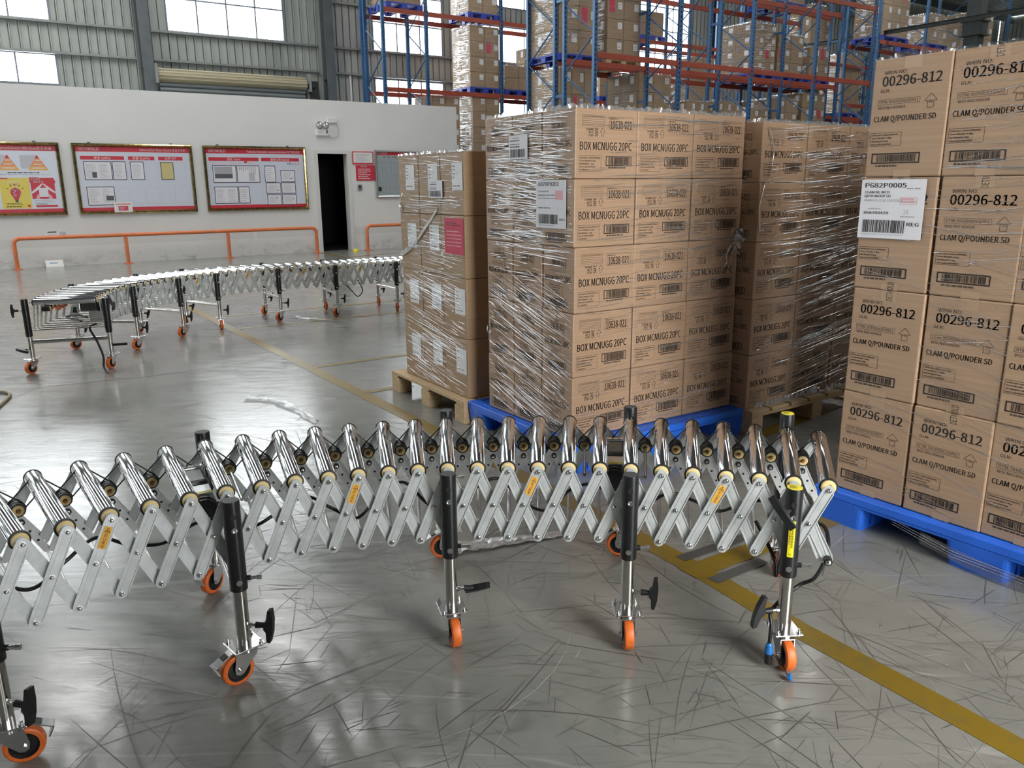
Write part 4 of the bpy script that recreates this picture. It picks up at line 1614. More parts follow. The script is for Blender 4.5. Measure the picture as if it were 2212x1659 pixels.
WM, DM, HM = CA[0] * 3, CA[1] * 3, CA[2] * 5
plastic_pallet('blue plastic pallet under the middle stack of nugget cartons', TM @ Matrix.Translation((-0.05, -0.10, -0.151)), 1.30, 1.10)

mb, r = film_object('f', '', TM, [
    ('left', 0.0, DM, 0.02, HM - 0.02, 720, lambda a, z: (0.12 if z > 1.1 else 0.02 if z > 0.8 else -0.0) + (0.30 if z < 0.75 else 0.0), 0.62, 5),
    ('left', 0.0, DM, 1.0, HM - 0.01, 520, lambda a, z: 0.02, 0.75, 3),
    ('front', 0.0, WM, 0.01, HM - 0.02, 330, lambda a, z: 0.03, 0.62, 5),
    ('front', 0.5 * WM, WM, 0.4, HM - 0.02, 150, lambda a, z: 0.16, 0.6, 4)], 3)
hem(mb, TM, [(0.0, DM, HM), (0.0, 0.0, HM), (WM, 0.0, HM)], r, 0.022)
crumple(mb, TM, (WM * 0.98, -0.012, 0.99), 0.028, 0.008, 0.03, r, 46)
crumple(mb, TM, (-0.006, DM * 0.97, 0.49), 0.006, 0.01, 0.035, r, 22)
loose_strand(mb, TM, [(WM * 0.93, -0.01, 0.96), (WM * 0.9, -0.013, 0.9), (WM * 0.91, -0.012, 0.86), (WM * 0.88, -0.01, 0.83)], 0.003)
for k in range(5):
    loose_strand(mb, TM, [(WM * (0.6 + 0.08 * k), -0.004, 1.0 - 0.05 * k), (WM * 0.97, -0.008, 0.99)], 0.0015)
film_done(mb, 'stretch_film', 'clear stretch film with shiny wrinkles around the middle stack on blue pallet', TM.translation)


def label_sheet(name, label, T, x, z, w, h, kind, draw, dep=0.006, grp=None, cat='label'):
    mb = MB()
    if kind == 'left':
        P = Plane(T @ Vector((-dep, x + w, z)), T.to_3x3() @ Vector((0, -1, 0)), Z, 0.0005)
    else:
        P = Plane(T @ Vector((x, -dep, z)), T.to_3x3() @ Vector((1, 0, 0)), Z, 0.0005)
    # a sheet with a little thickness
    a = [P.p(0, 0, -2), P.p(w, 0, -2), P.p(w, h, -2), P.p(0, h, -2), P.p(0, 0, 0), P.p(w, 0, 0), P.p(w, h, 0), P.p(0, h, 0)]
    mb.add(a, [(0, 1, 5, 4), (1, 2, 6, 5), (2, 3, 7, 6), (3, 0, 4, 7), (4, 5, 6, 7)], 'paper')
    draw(mb, P, w, h)
    return tag(mb.build(name, None, T @ Vector((0, 0, z))), label, cat, grp)


def small_label(mb, P, w, h):
    mb.text(P, '670P0201', w * 0.2, h * 0.85, 'ink', h=h * 0.06, w=w * 0.36)
    mb.fake_lines(P, w * 0.08, h * 0.74, w * 0.6, h * 0.82, 1, 'ink', 2, 0.5)
    mb.fake_lines(P, w * 0.08, h * 0.6, w * 0.85, h * 0.65, 1, 'ink', 3, 0.6)
    mb.fake_lines(P, w * 0.08, h * 0.48, w * 0.85, h * 0.56, 1, 'ink', 4, 0.6)
    mb.barcode(P, w * 0.08, h * 0.08, w * 0.88, h * 0.42, 'ink', 9)


def big_label_aus(mb, P, w, h):
    mb.text(P, 'A070P0201', w * 0.07, h * 0.88, 'ink', h=h * 0.082, w=w * 0.7, bold=True)
    mb.text(P, 'SLM BOX BL', w * 0.08, h * 0.755, 'ink', h=h * 0.032, w=w * 0.36, bold=True)
    mb.text(P, 'MCNUGG 20PC MCD', w * 0.08, h * 0.675, 'ink', h=h * 0.032, w=w * 0.58, bold=True)
    mb.fake_lines(P, w * 0.08, h * 0.605, w * 0.7, h * 0.645, 1, 'ink_grey', 2, 0.6)
    mb.rect(P, w * 0.66, h * 0.60, w * 0.9, h * 0.79, 'rose_stamp', 0.8)
    mb.text(P, '80A780430', w * 0.08, h * 0.41, 'ink', h=h * 0.03, w=w * 0.42, bold=True)
    mb.text(P, '/', w * 0.72, h * 0.40, 'ink_grey', h=h * 0.07)
    mb.barcode(P, w * 0.08, h * 0.09, w * 0.74, h * 0.29, 'ink', 19)
    mb.text(P, 'AUS', w * 0.78, h * 0.17, 'ink', h=h * 0.045, w=w * 0.19, bold=True)
    mb.fake_lines(P, w * 0.1, h * 0.04, w * 0.72, h * 0.075, 1, 'ink_grey', 5, 0.6)


def big_label_reg(mb, P, w, h):
    mb.text(P, 'Component Item', w * 0.06, h * 0.945, 'ink_grey', h=h * 0.018, w=w * 0.17)
    mb.text(P, 'P682P0005', w * 0.06, h * 0.862, 'ink', h=h * 0.078, w=w * 0.65, bold=True)
    mb.text(P, 'Plant: 200A', w * 0.72, h * 0.838, 'ink_soft', h=h * 0.018, w=w * 0.2)
    mb.text(P, 'CLAM BL MCD', w * 0.06, h * 0.765, 'ink', h=h * 0.042, w=w * 0.40, bold=True)
    mb.text(P, 'QPOUNDER SD', w * 0.06, h * 0.70, 'ink', h=h * 0.042, w=w * 0.42, bold=True)
    mb.text(P, '澳洲MCD SD足三两汉堡盒', w * 0.06, h * 0.63, 'ink_grey', h=h * 0.034, w=w * 0.62)
    mb.outline(P, w * 0.63, h * 0.58, w * 0.89, h * 0.70, 0.002, 'rose_stamp', 0.9)
    mb.fake_lines(P, w * 0.65, h * 0.6, w * 0.88, h * 0.69, 2, 'rose_stamp', 5, 0.7, 0.9)
    mb.text(P, '84429509', w * 0.14, h * 0.495, 'ink_soft', h=h * 0.022, w=w * 0.2)
    mb.text(P, '86A780429', w * 0.07, h * 0.415, 'ink', h=h * 0.045, w=w * 0.40, bold=True)
    mb.text(P, '16', w * 0.70, h * 0.42, 'ink_grey', h=h * 0.07, w=w * 0.08)
    mb.fake_lines(P, w * 0.66, h * 0.365, w * 0.9, h * 0.395, 1, 'ink_grey', 6, 0.6)
    mb.barcode(P, w * 0.07, h * 0.10, w * 0.74, h * 0.315, 'ink', 29)
    mb.text(P, 'REG', w * 0.77, h * 0.225, 'ink', h=h * 0.06, w=w * 0.185, bold=True)
    mb.text(P, '(85)86A780429(3)(32)100(86A780429)', w * 0.07, h * 0.06, 'ink_grey', h=h * 0.02, w=w * 0.66)


def on_face_left(T, px, py):
    """(y, z) in the load frame of the x = 0 face at a pixel"""
    d = ray(px, py)
    Ti = T.inverted()
    o, dd = Ti @ Vector((0, 0, CAM_H)), Ti.to_3x3() @ d
    t = -o.x / dd.x
    p = o + dd * t
    return p.y, p.z


y0, zt = on_face_left(TM, 1101, 294)
y1, zb = on_face_left(TM, 1141, 343)
label_sheet('shipping_label', 'small white barcode label on upper left side of the middle stack', TM, y1, zb, y0 - y1, zt - zb, 'left', small_label)
y0, zt = on_face_left(TM, 1160, 390)
y1, zb = on_face_left(TM, 1224, 495)
label_sheet('shipping_label', 'large white AUS label with pink stamp on the middle stack', TM, y1, zb, y0 - y1, zt - zb, 'left', big_label_aus)

# -- right stack, nearest to us
CB = (0.40, 0.305, 0.439)
TR_YAW = GRID + math.radians(1.2)
TR0 = Matrix.Translation(G(1803, 1049, 0.151)) @ Matrix.Rotation(TR_YAW, 4, 'Z')      # far left bottom corner; the face runs along -y
TR = TR0 @ Matrix.Translation((0, -4 * CB[1], 0))
ME_B = [mesh_of(lambda mb, s=s: (carton_shell(mb, *CB, 'card_clear'), print_left_b(mb, *CB, s, s % 2 == 0)), 'carton') for s in (31, 32, 34)]
for L in range(4):
    for c in range(4):                     # c = 0 is the leftmost in view
        o = inst('carton', ME_B[(L + c) % 3])
        j = rj.uniform(-0.004, 0.004)
        o.matrix_world = TR @ Matrix.Translation((rj.uniform(-0.006, 0.002), (3 - c) * CB[1] + j, (3 - L) * CB[2])) @ Matrix.Rotation(rj.uniform(-0.008, 0.008), 4, 'Z')
        tag(o, 'tall printed clamshell carton, %s layer, %s column, nearest stack at right' % (['topmost', 'second', 'third', 'bottom'][L], ['left', 'second', 'third', 'fourth'][c]), 'carton', 'tall cartons of the nearest stack')
for L in range(4):                         # the outer side of the same load, towards the aisle on its right
    for c in range(4):
        o = inst('carton', ME_B[0])
        o.matrix_world = TR @ Matrix.Translation((0.805, (3 - c) * CB[1], (3 - L) * CB[2]))
        tag(o, 'tall clamshell carton, %s layer, %s column, hidden rear side of the nearest right stack' % (['topmost', 'second', 'third', 'bottom'][L], ['left', 'second', 'third', 'fourth'][c]), 'carton', 'tall cartons of the nearest stack')
HB = CB[2] * 4
plastic_pallet('blue plastic pallet under the nearest stack of tall cartons at right', TR @ Matrix.Translation((-0.045, 4 * CB[1] - 1.40 + 0.07, -0.151)), 1.28, 1.40)
mb, r = film_object('f', '', TR, [
    ('left', 0.0, 4 * CB[1], 0.02, HB - 0.02, 300, lambda a, z: 0.0 + 0.22 * (z < 1.1), 0.40, 4),
    ('left', 0.0, 3 * CB[1], 0.7, HB - 0.02, 220, lambda a, z: -0.10, 0.45, 3)], 5)
hem(mb, TR, [(0.0, 4 * CB[1], HB), (0.0, 0.0, HB)], r, 0.010, 'film_sheet')
hem(mb, TR, [(0.03, 4 * CB[1] - 0.06, HB), (0.05, 3.2 * CB[1], HB)], r, 0.04, 'film_sheet')
# film running down over the pallet
vs = []
for i in range(15):
    t = i / 14
    y = 4 * CB[1] - 0.42 - t * (4 * CB[1] - 0.45)
    zc = -0.05 - 0.035 * math.sin(t * 3.1) - 0.02 * t
    for k in range(4):
        vs.append(TR @ Vector((-0.05 - 0.004 * math.sin(k + i), y, zc - 0.018 * k)))
mb.add(vs, [(i * 4 + k, i * 4 + k + 1, (i + 1) * 4 + k + 1, (i + 1) * 4 + k) for i in range(14) for k in range(3)], 'film_sheet', True)
for k in range(3):
    loose_strand(mb, TR, [(-0.052, 4 * CB[1] - 0.3, -0.04 - 0.01 * k), (-0.054, 2.2 * CB[1], -0.085 - 0.011 * k), (-0.052, 0.02, -0.10 - 0.012 * k)], 0.0011)
film_done(mb, 'stretch_film', 'clear stretch film around the nearest stack of tall cartons at right', TR.translation)
y0, zt = on_face_left(TR, 1869, 388)
y1, zb = on_face_left(TR, 1988, 519)
label_sheet('shipping_label', 'large white label P682P0005 with REG on the nearest right stack', TR, y1 - 0.004, zb, y0 - y1 + 0.01, zt - zb, 'left', big_label_reg, 0.009)

# -- left stack on the wooden pallet
CL = (0.42, 0.297, 0.375)
TL = Matrix.Translation(G(1012, 862, 0.146)) @ Matrix.Rotation(GRID - math.radians(1.0), 4, 'Z')
ME_L = mesh_of(lambda mb: carton_shell(mb, *CL, 'card_plain'), 'carton')
mb = MB()
P = Plane((0, 0.13, 0), (0, -1, 0), (0, 0, 1), 0.0005)
mb.add([P.p(0, 0, 0), P.p(0.13, 0, 0), P.p(0.13, 0.16, 0), P.p(0, 0.16, 0)], [(0, 1, 2, 3)], 'paper_white')
for k, (a, b) in enumerate(((0.135, 0.145), (0.115, 0.122), (0.09, 0.1), (0.07, 0.08), (0.02, 0.03))):
    mb.fake_lines(P, 0.012, a, 0.012 + (0.03 if k in (0, 2, 3) else 0.055), b, 1, 'ink', k, 0.5, 2)
mb.fake_lines(P, 0.06, 0.02, 0.12, 0.03, 1, 'ink', 8, 0.5, 2)
mb.fake_lines(P, 0.055, 0.095, 0.08, 0.105, 1, 'ink_grey', 9, 0.5, 2)
ME_LBL = mb.mesh('shipping_label')
for L in range(4):
    for c in range(3):                     # c = 0 right corner, 2 leftmost
        o = inst('carton', ME_L)
        o.matrix_world = TL @ Matrix.Translation((rj.uniform(-0.003, 0.003), c * CL[1] + 0.001, (3 - L) * CL[2]))
        tag(o, 'plain brown labelled carton, %s layer, %s column, left stack on wooden pallet' % (['topmost', 'second', 'third', 'bottom'][L], ['right', 'middle', 'left'][c]), 'carton', 'labelled cartons of the left stack')
        lb = inst('shipping_label', ME_LBL, o, (-0.0005, 0.012 + 0.02 * c, 0.15))
    o = inst('carton', ME_L)
    o.matrix_world = TL @ Matrix.Translation((CL[0] + 0.002, 0.0, (3 - L) * CL[2]))
    tag(o, 'plain brown carton, %s layer, shaded right end of the left stack' % (['topmost', 'second', 'third', 'bottom'][L]), 'carton', 'labelled cartons of the left stack')
HL = CL[2] * 4
wood_pallet('pale wooden pallet under the left stack of labelled cartons', TL @ Matrix.Translation((-0.06, -0.045, -0.146)), 0.80, 1.06, 0.145, base=False)
mb, r = film_object('f', '', TL, [
    ('left', 0.0, 3 * CL[1], 0.01, HL - 0.01, 680, lambda a, z: 0.03 + 0.12 * (z < 0.7), 0.68, 5),
    ('front', 0.0, 0.5, 0.02, HL - 0.02, 40, lambda a, z: 0.0, 0.5, 4)], 9)
hem(mb, TL, [(0.0, 3 * CL[1], HL), (0.0, 0.0, HL)], r, 0.015)
crumple(mb, TL, (-0.004, 3 * CL[1] * 0.97, 1.17), 0.004, 0.012, 0.03, r, 18)
vs = []
for i in range(13):                        # the wide twisted band across the upper part
    t = i / 12
    y = 3 * CL[1] * (1 - 0.62 * t)
    z = 0.83 + 0.32 * t ** 1.4
    for k in range(4):
        vs.append(TL @ Vector((-0.006 - 0.004 * math.sin(k * 2 + i), y, z + 0.012 * k * (1 - 0.3 * t))))
mb.add(vs, [(i * 4 + k, (i + 1) * 4 + k, (i + 1) * 4 + k + 1, i * 4 + k + 1) for i in range(12) for k in range(3)], 'film_ridge', True)
film_done(mb, 'stretch_film', 'clear stretch film with a twisted band around the left stack on wooden pallet', TL.translation)
y0, zt = on_face_left(TL, 961, 470)
y1, zb = on_face_left(TL, 1004, 552)
mb = MB()
P = Plane(TL @ Vector((-0.004, y0, zb)), TL.to_3x3() @ Vector((0, -1, 0)), Z, 0.0005)
w, h = y0 - y1, zt - zb
mb.rect(P, 0, 0, w, h, 'red_sheet')
mb.fake_lines(P, w * 0.1, h * 0.78, w * 0.9, h * 0.9, 2, 'ink_soft', 4, 0.4, 2)
mb.fake_lines(P, w * 0.1, h * 0.2, w * 0.9, h * 0.7, 5, 'rose_stamp', 5, 0.25, 2)
tag(mb.build('red_sheet', None, TL @ Vector((0, 0, zb))), 'red paper sheet under the film of the left stack', 'label')
y0, zt = on_face_left(TL, 928, 390)
y1, zb = on_face_left(TL, 958, 428)
label_sheet('shipping_label', 'white barcode label over the film of the left stack', TL, y1, zb, y0 - y1, zt - zb, 'left', small_label, 0.008)

# -- stack behind on the right, on its wooden pallet
TB = Matrix.Translation(G(1611, 886, 0.146)) @ Matrix.Rotation(GRID + math.radians(0.4), 4, 'Z')
CAH = CA[2]
TBs = TB
for L in range(5):
    z = (4 - L) * CAH * 0.985
    for c in range(3):
        o = inst('carton', ME_A_CORNER if c == 0 else ME_A_FRONT)
        o.matrix_world = TBs @ Matrix.Translation((c * CA[0] + rj.uniform(-0.003, 0.003), rj.uniform(0, 0.005), z)) @ Matrix.Diagonal((1, 1, 0.985, 1))
        tag(o, 'printed nugget carton, %s layer, %s column, shaded stack behind right on wooden pallet' % (ORD5[L], ['left corner', 'middle', 'right'][c]), 'carton', 'cartons of the shaded stack behind')
    o = inst('carton', ME_A_LEFT)
    o.matrix_world = TBs @ Matrix.Translation((0, CA[1] + 0.006, z)) @ Matrix.Diagonal((1, 1, 0.985, 1))
    tag(o, 'printed nugget carton, %s layer, shaded left side of the stack behind right' % ORD5[L], 'carton', 'cartons of the shaded stack behind')
HBk = 5 * CAH * 0.985
wood_pallet('wooden pallet under the shaded stack behind the nearest right stack', TB @ Matrix.Translation((-0.0, -0.05, -0.146)), 1.25, 1.0, 0.145)
mb, r = film_object('f', '', TB, [
    ('left', 0.0, 2 * CA[1], 0.02, HBk - 0.01, 160, lambda a, z: 0.05, 0.9, 5),
    ('front', 0.0, 3 * CA[0], 0.0, HBk - 0.01, 520, lambda a, z: 0.08 if z > 0.8 else 0.18, 0.75, 5)], 13)
hem(mb, TB, [(0.0, 2 * CA[1], HBk), (0.0, 0.0, HBk), (3 * CA[0], 0.0, HBk)], r, 0.018)
hem(mb, TB, [(0.0, -0.01, 0.0), (3 * CA[0], -0.01, 0.0)], r, 0.05)
loose_strand(mb, TB, [(0.03, -0.012, HBk - 0.03), (0.08, -0.014, HBk - 0.15), (0.06, -0.016, HBk - 0.3), (0.02, -0.012, HBk - 0.33), (-0.01, -0.01, HBk - 0.45), (0.01, -0.01, HBk - 0.6)], 0.003)
film_done(mb, 'stretch_film', 'clear stretch film around the shaded stack behind right', TB.translation)

# ------------------------------------------------------------------ pallet racks
def upright_mesh(h):
    """C-shaped post with a row of real holes in its two faces; local x across, y deep"""
    mb = MB()
    w, d = 0.045, 0.035
    pit, hole = 0.1, 0.052
    for y in (-d, d):
        mb.quad((-w, y, 0), (-w * 0.3, y, 0), (-w * 0.3, y, h), (-w, y, h), 'rack_blue')
        mb.quad((w * 0.3, y, 0), (w, y, 0), (w, y, h), (w * 0.3, y, h), 'rack_blue')
        k = 0
        while k * pit < h:
            z = k * pit
            mb.quad((-w * 0.3, y, z + hole), (w * 0.3, y, z + hole), (w * 0.3, y, z + pit), (-w * 0.3, y, z + pit), 'rack_blue')
            k += 1
    mb.quad((-w, -d, 0), (-w, d, 0), (-w, d, h), (-w, -d, h), 'rack_blue')
    mb.quad((w, -d, 0), (w, d, 0), (w, d, h), (w, -d, h), 'rack_blue')
    mb.box(-0.07, 0.07, -0.07, 0.07, 0, 0.012, 'rack_blue')
    return mb.mesh('upright')


RACK_H = 8.9
ME_UP = upright_mesh(RACK_H)


def rack_row(label, v0, v1, us, levels, skip=(), zb0=0.25, group='blue and red pallet racks'):
    root = empty('pallet_rack', uv(us[0], v0, 0), GRID, label, 'rack', group)
    O = root.location
    D = v1 - v0
    for u in us:
        for v in (0.0, D):
            inst('upright', ME_UP, root, (u - us[0], v, 0))
        mb = MB()
        z, k = zb0, 0
        x = u - us[0]
        mb.cyl((x, 0, z), (x, D, z), 0.014, 'rack_blue', 6)
        while z < RACK_H - 1.0:
            a, b = ((0.0, D) if k % 2 == 0 else (D, 0.0))
            mb.cyl((x, a, z), (x, b, z + 0.72), 0.017, 'rack_blue', 6)
            z += 0.72
            k += 1
        mb.cyl((x, 0, z), (x, D, z), 0.014, 'rack_blue', 6)
        mb.build('brace', root)
    for z in levels:
        for i, (a, b) in enumerate(zip(us, us[1:])):
            if (z, i) in skip:
                continue
            for v in (-0.01, D + 0.01):
                mb = MB()
                mb.box(a - us[0] + 0.045, b - us[0] - 0.045, v - 0.025, v + 0.025, z - 0.12, z, 'rack_red', None, 0.005)
                for q in (a - us[0] + 0.047, b - us[0] - 0.053):
                    mb.box(q, q + 0.006, v - 0.035, v + 0.035, z - 0.2, z + 0.03, 'rack_red')
                mb.build('beam', root)
    return root


R2U = [11.66 + 2.5 * i for i in range(5)]
BZ = 4.19
rack_row('front row of the nearest blue rack, its red beams crossing above the middle stack', 14.1, 15.15, R2U, (2.2, BZ, 6.12))
rack_b = rack_row('rear row of the nearest blue rack, back to back with the front row', 15.5, 16.55, R2U, (2.2, BZ, 6.12), zb0=0.6)
for u in R2U:
    for z in (1.4, 3.4, 5.4):
        mb = MB()
        gbox(mb, u - 0.02, u + 0.02, 15.185, 15.465, z - 0.03, z + 0.03, 'rack_blue')
        o = mb.build('row_spacer', rack_b, None)
        o.matrix_parent_inverse = rack_b.matrix_basis.inverted()
R1U = [9.68, 10.95] + [13.35 + 2.5 * i for i in range(9)]
B1Z = 3.98
rack_row('far left blue rack before the bright windows, behind the white wall', 20.3, 21.4, R1U, (2.05, B1Z, 5.93), zb0=0.5)
rack_row('blue rack at far right beyond an aisle, end of the hall', 15.6, 16.7, [24.2, 26.8, 29.4, 32.0], (2.2, 3.95, 5.72), zb0=0.3)
mb = MB()
gbox(mb, 9.70, 9.79, 21.72, 21.79, 0, RACK_H, 'rack_blue')
tag(mb.build('rack_post', None, uv(9.74, 21.75, 0)), 'lone blue post at the left end of the far left rack', 'post')


# ---- loads on the racks
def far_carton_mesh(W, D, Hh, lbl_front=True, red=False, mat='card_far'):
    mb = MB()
    mb.box(0.004, W - 0.004, 0.004, D - 0.004, 0.001, Hh - 0.003, mat, None, 0.008)
    if lbl_front:
        P = face_front(W, Hh)
        P.eps = 0.003
        mb.rect(P, W * 0.62, Hh * 0.50, W * 0.88, Hh * 0.84, 'paper_white')
        mb.fake_lines(P, W * 0.65, Hh * 0.55, W * 0.85, Hh * 0.8, 4, 'ink_grey', 2, 0.4, 2)
        if red:
            mb.rect(P, W * 0.12, Hh * 0.3, W * 0.42, Hh * 0.95, 'red_sheet')
        P = face_left(W, D, Hh)
        P.eps = 0.003
        mb.rect(P, D * 0.55, Hh * 0.45, D * 0.8, Hh * 0.85, 'paper_white')
    return mb.mesh('carton')


ME_FP = None


def far_pallet(T, W, D, label, wood=False):
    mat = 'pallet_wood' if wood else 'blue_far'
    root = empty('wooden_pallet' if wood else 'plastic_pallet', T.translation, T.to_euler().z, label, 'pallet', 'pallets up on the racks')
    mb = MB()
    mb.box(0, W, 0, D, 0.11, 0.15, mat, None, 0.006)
    mb.build('deck', root)
    for i in range(3):
        mb = MB()
        x = (W - 0.16) * i / 2
        for j in range(3):
            y = (D - 0.16) * j / 2
            mb.box(x, x + 0.16, y, y + 0.16, 0.0, 0.11, mat)
        mb.box(x + 0.02, x + 0.14, 0, D, 0.0, 0.02, mat)
        mb.build('runner', root)
    return root


COLS = {1: [''], 2: ['left', 'right'], 3: ['left', 'middle', 'right'], 4: ['left', 'second', 'third', 'right']}
ROWS = {1: ['only'], 2: ['top', 'bottom'], 3: ['top', 'middle', 'bottom'], 4: ['top', 'second', 'third', 'bottom'], 5: ORD5}
load_n = [0]


def load(desc, u, v, z, W, D, rows, cols, rh, film=1.0, red=(), wood=False, side=1, lab=True, pal=True, yaw=0.0, short=0):
    """a wrapped pallet load: individual cartons on its front and on the left side we see"""
    load_n[0] += 1
    sd = 100 + load_n[0]
    r = random.Random(sd)
    T = Matrix.Translation(uv(u, v, z)) @ Matrix.Rotation(GRID + yaw, 4, 'Z')
    cw, cd = W / cols, D / 2
    if pal:
        far_pallet(T @ Matrix.Translation((-0.04, -0.03, 0)), W + 0.08, D + 0.06, ('wooden pallet' if wood else 'blue pallet') + ' under the ' + desc, wood)
        T = T @ Matrix.Translation((0, 0, 0.152))
    me = far_carton_mesh(cw, cd, rh, lab)
    mer = far_carton_mesh(cw, cd, rh, lab, True) if red else me
    for L in range(rows):
        for c in range(cols):
            if L == 0 and short and c >= cols - short:
                continue
            o = inst('carton', mer if (L, c) in red else me)
            o.matrix_world = T @ Matrix.Translation((c * cw, 0, (rows - 1 - L) * rh)) @ Matrix.Rotation(r.uniform(-0.01, 0.01), 4, 'Z')
            wh = ('%s row' % ROWS[rows][L] if rows > 1 else '') + (' %s' % COLS[cols][c] if cols > 1 else '')
            tag(o, ('carton, %s, of the %s' % (wh.strip() or 'front', desc)), 'carton', 'cartons of the loads up on the racks')
        if side:
            o = inst('carton', me)
            o.matrix_world = T @ Matrix.Translation((0, cd + 0.002, (rows - 1 - L) * rh))
            tag(o, 'carton, %s rear left, of the %s' % ('%s row' % ROWS[rows][L] if rows > 1 else '', desc), 'carton', 'cartons of the loads up on the racks')
    if film > 0:
        Ht = rows * rh
        mb, r = film_object('f', '', T, [
            ('left', 0.0, D, 0.01, Ht, int(150 * film * Ht), lambda a, z_: 0.05, 3.0, 4),
            ('front', 0.0, W, 0.01, Ht, int(120 * film * Ht), lambda a, z_: 0.03, 1.5, 4)], sd)
        hem(mb, T, [(0.0, D, Ht), (0.0, 0.0, Ht), (W, 0.0, Ht)], r, 0.05)
        film_done(mb, 'stretch_film', 'stretch film around the ' + desc, T.translation, 'stretch film on the rack loads')


# far left rack
load('cartons over the far left bay, top beam', 9.85, 20.35, 5.935, 1.0, 1.0, 2, 2, 0.5, 0.4)
load('wrapped load on the far left rack top beam', 12.32, 20.35, 5.935, 0.95, 1.0, 3, 2, 0.5, 1.0)
load('tall four-layer load on far left rack', 12.34, 20.35, B1Z + 0.005, 0.98, 1.0, 4, 2, 0.405, 1.1, ((1, 1),))
load('low two-layer load on the far left rack', 13.55, 20.4, B1Z + 0.005, 0.95, 0.95, 2, 2, 0.33, 0.6, lab=False)
load('load touching the end of the white wall', 10.95 + 0.15, 20.4, 2.06, 0.9, 1.0, 4, 2, 0.41, 0.5)
load('low wrapped load past the white wall end', 12.36, 20.3, 2.06, 0.92, 1.0, 4, 2, 0.42, 1.0)
load('small half-open load between blue posts', 18.75, 20.4, 5.935, 1.0, 1.0, 2, 2, 0.36, 0.5, lab=False)
load('dark load midway along the far left rack', 14.6, 20.4, B1Z + 0.005, 1.0, 1.0, 3, 2, 0.42, 0.5)
load('low brown load midway along the far left rack', 17.1, 20.4, B1Z + 0.005, 0.95, 1.0, 2, 2, 0.32, 0.5)
load('white wrapped load on the far left rack', 21.1, 20.4, B1Z + 0.005, 1.1, 1.0, 3, 2, 0.48, 1.2, lab=False)
load('tall shiny load past the nearest rack end', 29.5, 20.4, B1Z + 0.005, 1.2, 1.0, 4, 2, 0.55, 1.2, lab=False)
load('pale load high past the nearest rack end', 27.3, 20.4, 5.935, 1.2, 1.0, 4, 2, 0.45, 0.8)
# nearest rack, rear row
load('big shiny load at nearest rack left end', 11.72, 15.42, BZ + 0.003, 1.12, 1.14, 3, 2, 0.52, 1.5, ((1, 1),))
load('brown load on wooden pallet, nearest rack', 13.15, 15.45, BZ + 0.003, 1.02, 1.1, 4, 2, 0.44, 0.9, ((1, 0),), wood=True)
load('white wrapped load in third bay, nearest rack', 18.25, 15.45, BZ + 0.003, 0.98, 1.15, 4, 2, 0.32, 1.6, ((2, 1),))
load('labelled brown load in fourth bay, nearest rack', 19.32, 15.45, BZ + 0.003, 1.12, 1.1, 3, 2, 0.365, 0.6, ((1, 0),))
load('short load at the right end, nearest rack', 20.75, 15.45, BZ + 0.003, 0.88, 1.1, 2, 2, 0.43, 0.7, ((0, 1),))
load('upper load, fourth bay, nearest rack', 19.3, 15.5, 6.125, 1.1, 1.0, 2, 2, 0.42, 0.6)
# nearest rack, lower level
load('shiny low load left, nearest rack', 11.72, 15.42, 2.205, 1.12, 1.14, 3, 3, 0.56, 1.2, ((1, 1),))
load('dull low load second bay, nearest rack', 14.1, 15.42, 2.205, 1.15, 1.1, 4, 2, 0.43, 0.8)
load('labelled low load third bay, nearest rack', 15.85, 15.42, 2.205, 0.98, 1.0, 3, 3, 0.385, 0.6)
load('low red-marked load, third bay, nearest rack', 16.92, 15.45, 2.205, 0.98, 1.1, 3, 3, 0.40, 0.6, ((0, 0),))
load('narrow low load of the nearest rack', 18.3, 15.45, 2.205, 0.8, 1.1, 3, 2, 0.36, 0.5)
load('low load fourth bay left, nearest rack', 19.25, 15.45, 2.205, 1.12, 1.1, 4, 2, 0.345, 0.6)
load('low wide load, right end, nearest rack', 20.55, 15.45, 2.205, 1.06, 1.1, 4, 3, 0.40, 0.6, ((1, 2),))
# far right
load('brown load high at upper right', 24.45, 15.65, 5.725, 1.4, 1.0, 3, 3, 0.45, 1.0, ((0, 2),))
load('pale load left of the dark column', 27.1, 15.7, 5.725, 1.15, 1.0, 2, 2, 0.45, 1.2)
load('pale load right of the dark column', 30.0, 15.7, 5.725, 1.2, 1.0, 3, 2, 0.42, 0.9)

# ---- dark steel column with crane bracket and runway beam at upper right
pu, pz = PV(2106, 60, 13.0)
root = empty('crane_column', uv(pu, 13.0, 0), GRID, 'dark steel column with bracket behind the nearest right stack', 'column')
mb = MB()
mb.box(-0.17, 0.17, -0.2, -0.185, 0, 9.5, 'steel_dark')
mb.box(-0.17, 0.17, 0.185, 0.2, 0, 9.5, 'steel_dark')
mb.box(-0.01, 0.01, -0.185, 0.185, 0, 9.5, 'steel_dark')
for x in (-0.17, 0.16):
    mb.box(x, x + 0.01, -0.185, 0.185, 0, 9.5, 'steel_dark')
mb.build('post', root)
mb = MB()
mb.box(-0.22, 0.22, -0.25, 0.25, pz - 0.2, pz + 0.14, 'steel_dark')
mb.box(-0.27, 0.27, -0.3, 0.3, pz + 0.14, pz + 0.18, 'steel_dark')
mb.box(-0.27, 0.27, -0.3, 0.3, pz - 0.23, pz - 0.2, 'steel_dark')
mb.build('bracket', root)
mb = MB()
b0 = uv(pu, 7.0, pz + 0.12)
gbox(mb, pu - 0.23, pu - 0.215, 5.0, 20.0, pz + 0.19, pz + 0.28, 'steel_dark')
gbox(mb, pu - 0.28, pu - 0.165, 5.0, 20.0, pz + 0.28, pz + 0.295, 'steel_dark')
gbox(mb, pu - 0.28, pu - 0.165, 5.0, 20.0, pz + 0.182, pz + 0.195, 'steel_dark')
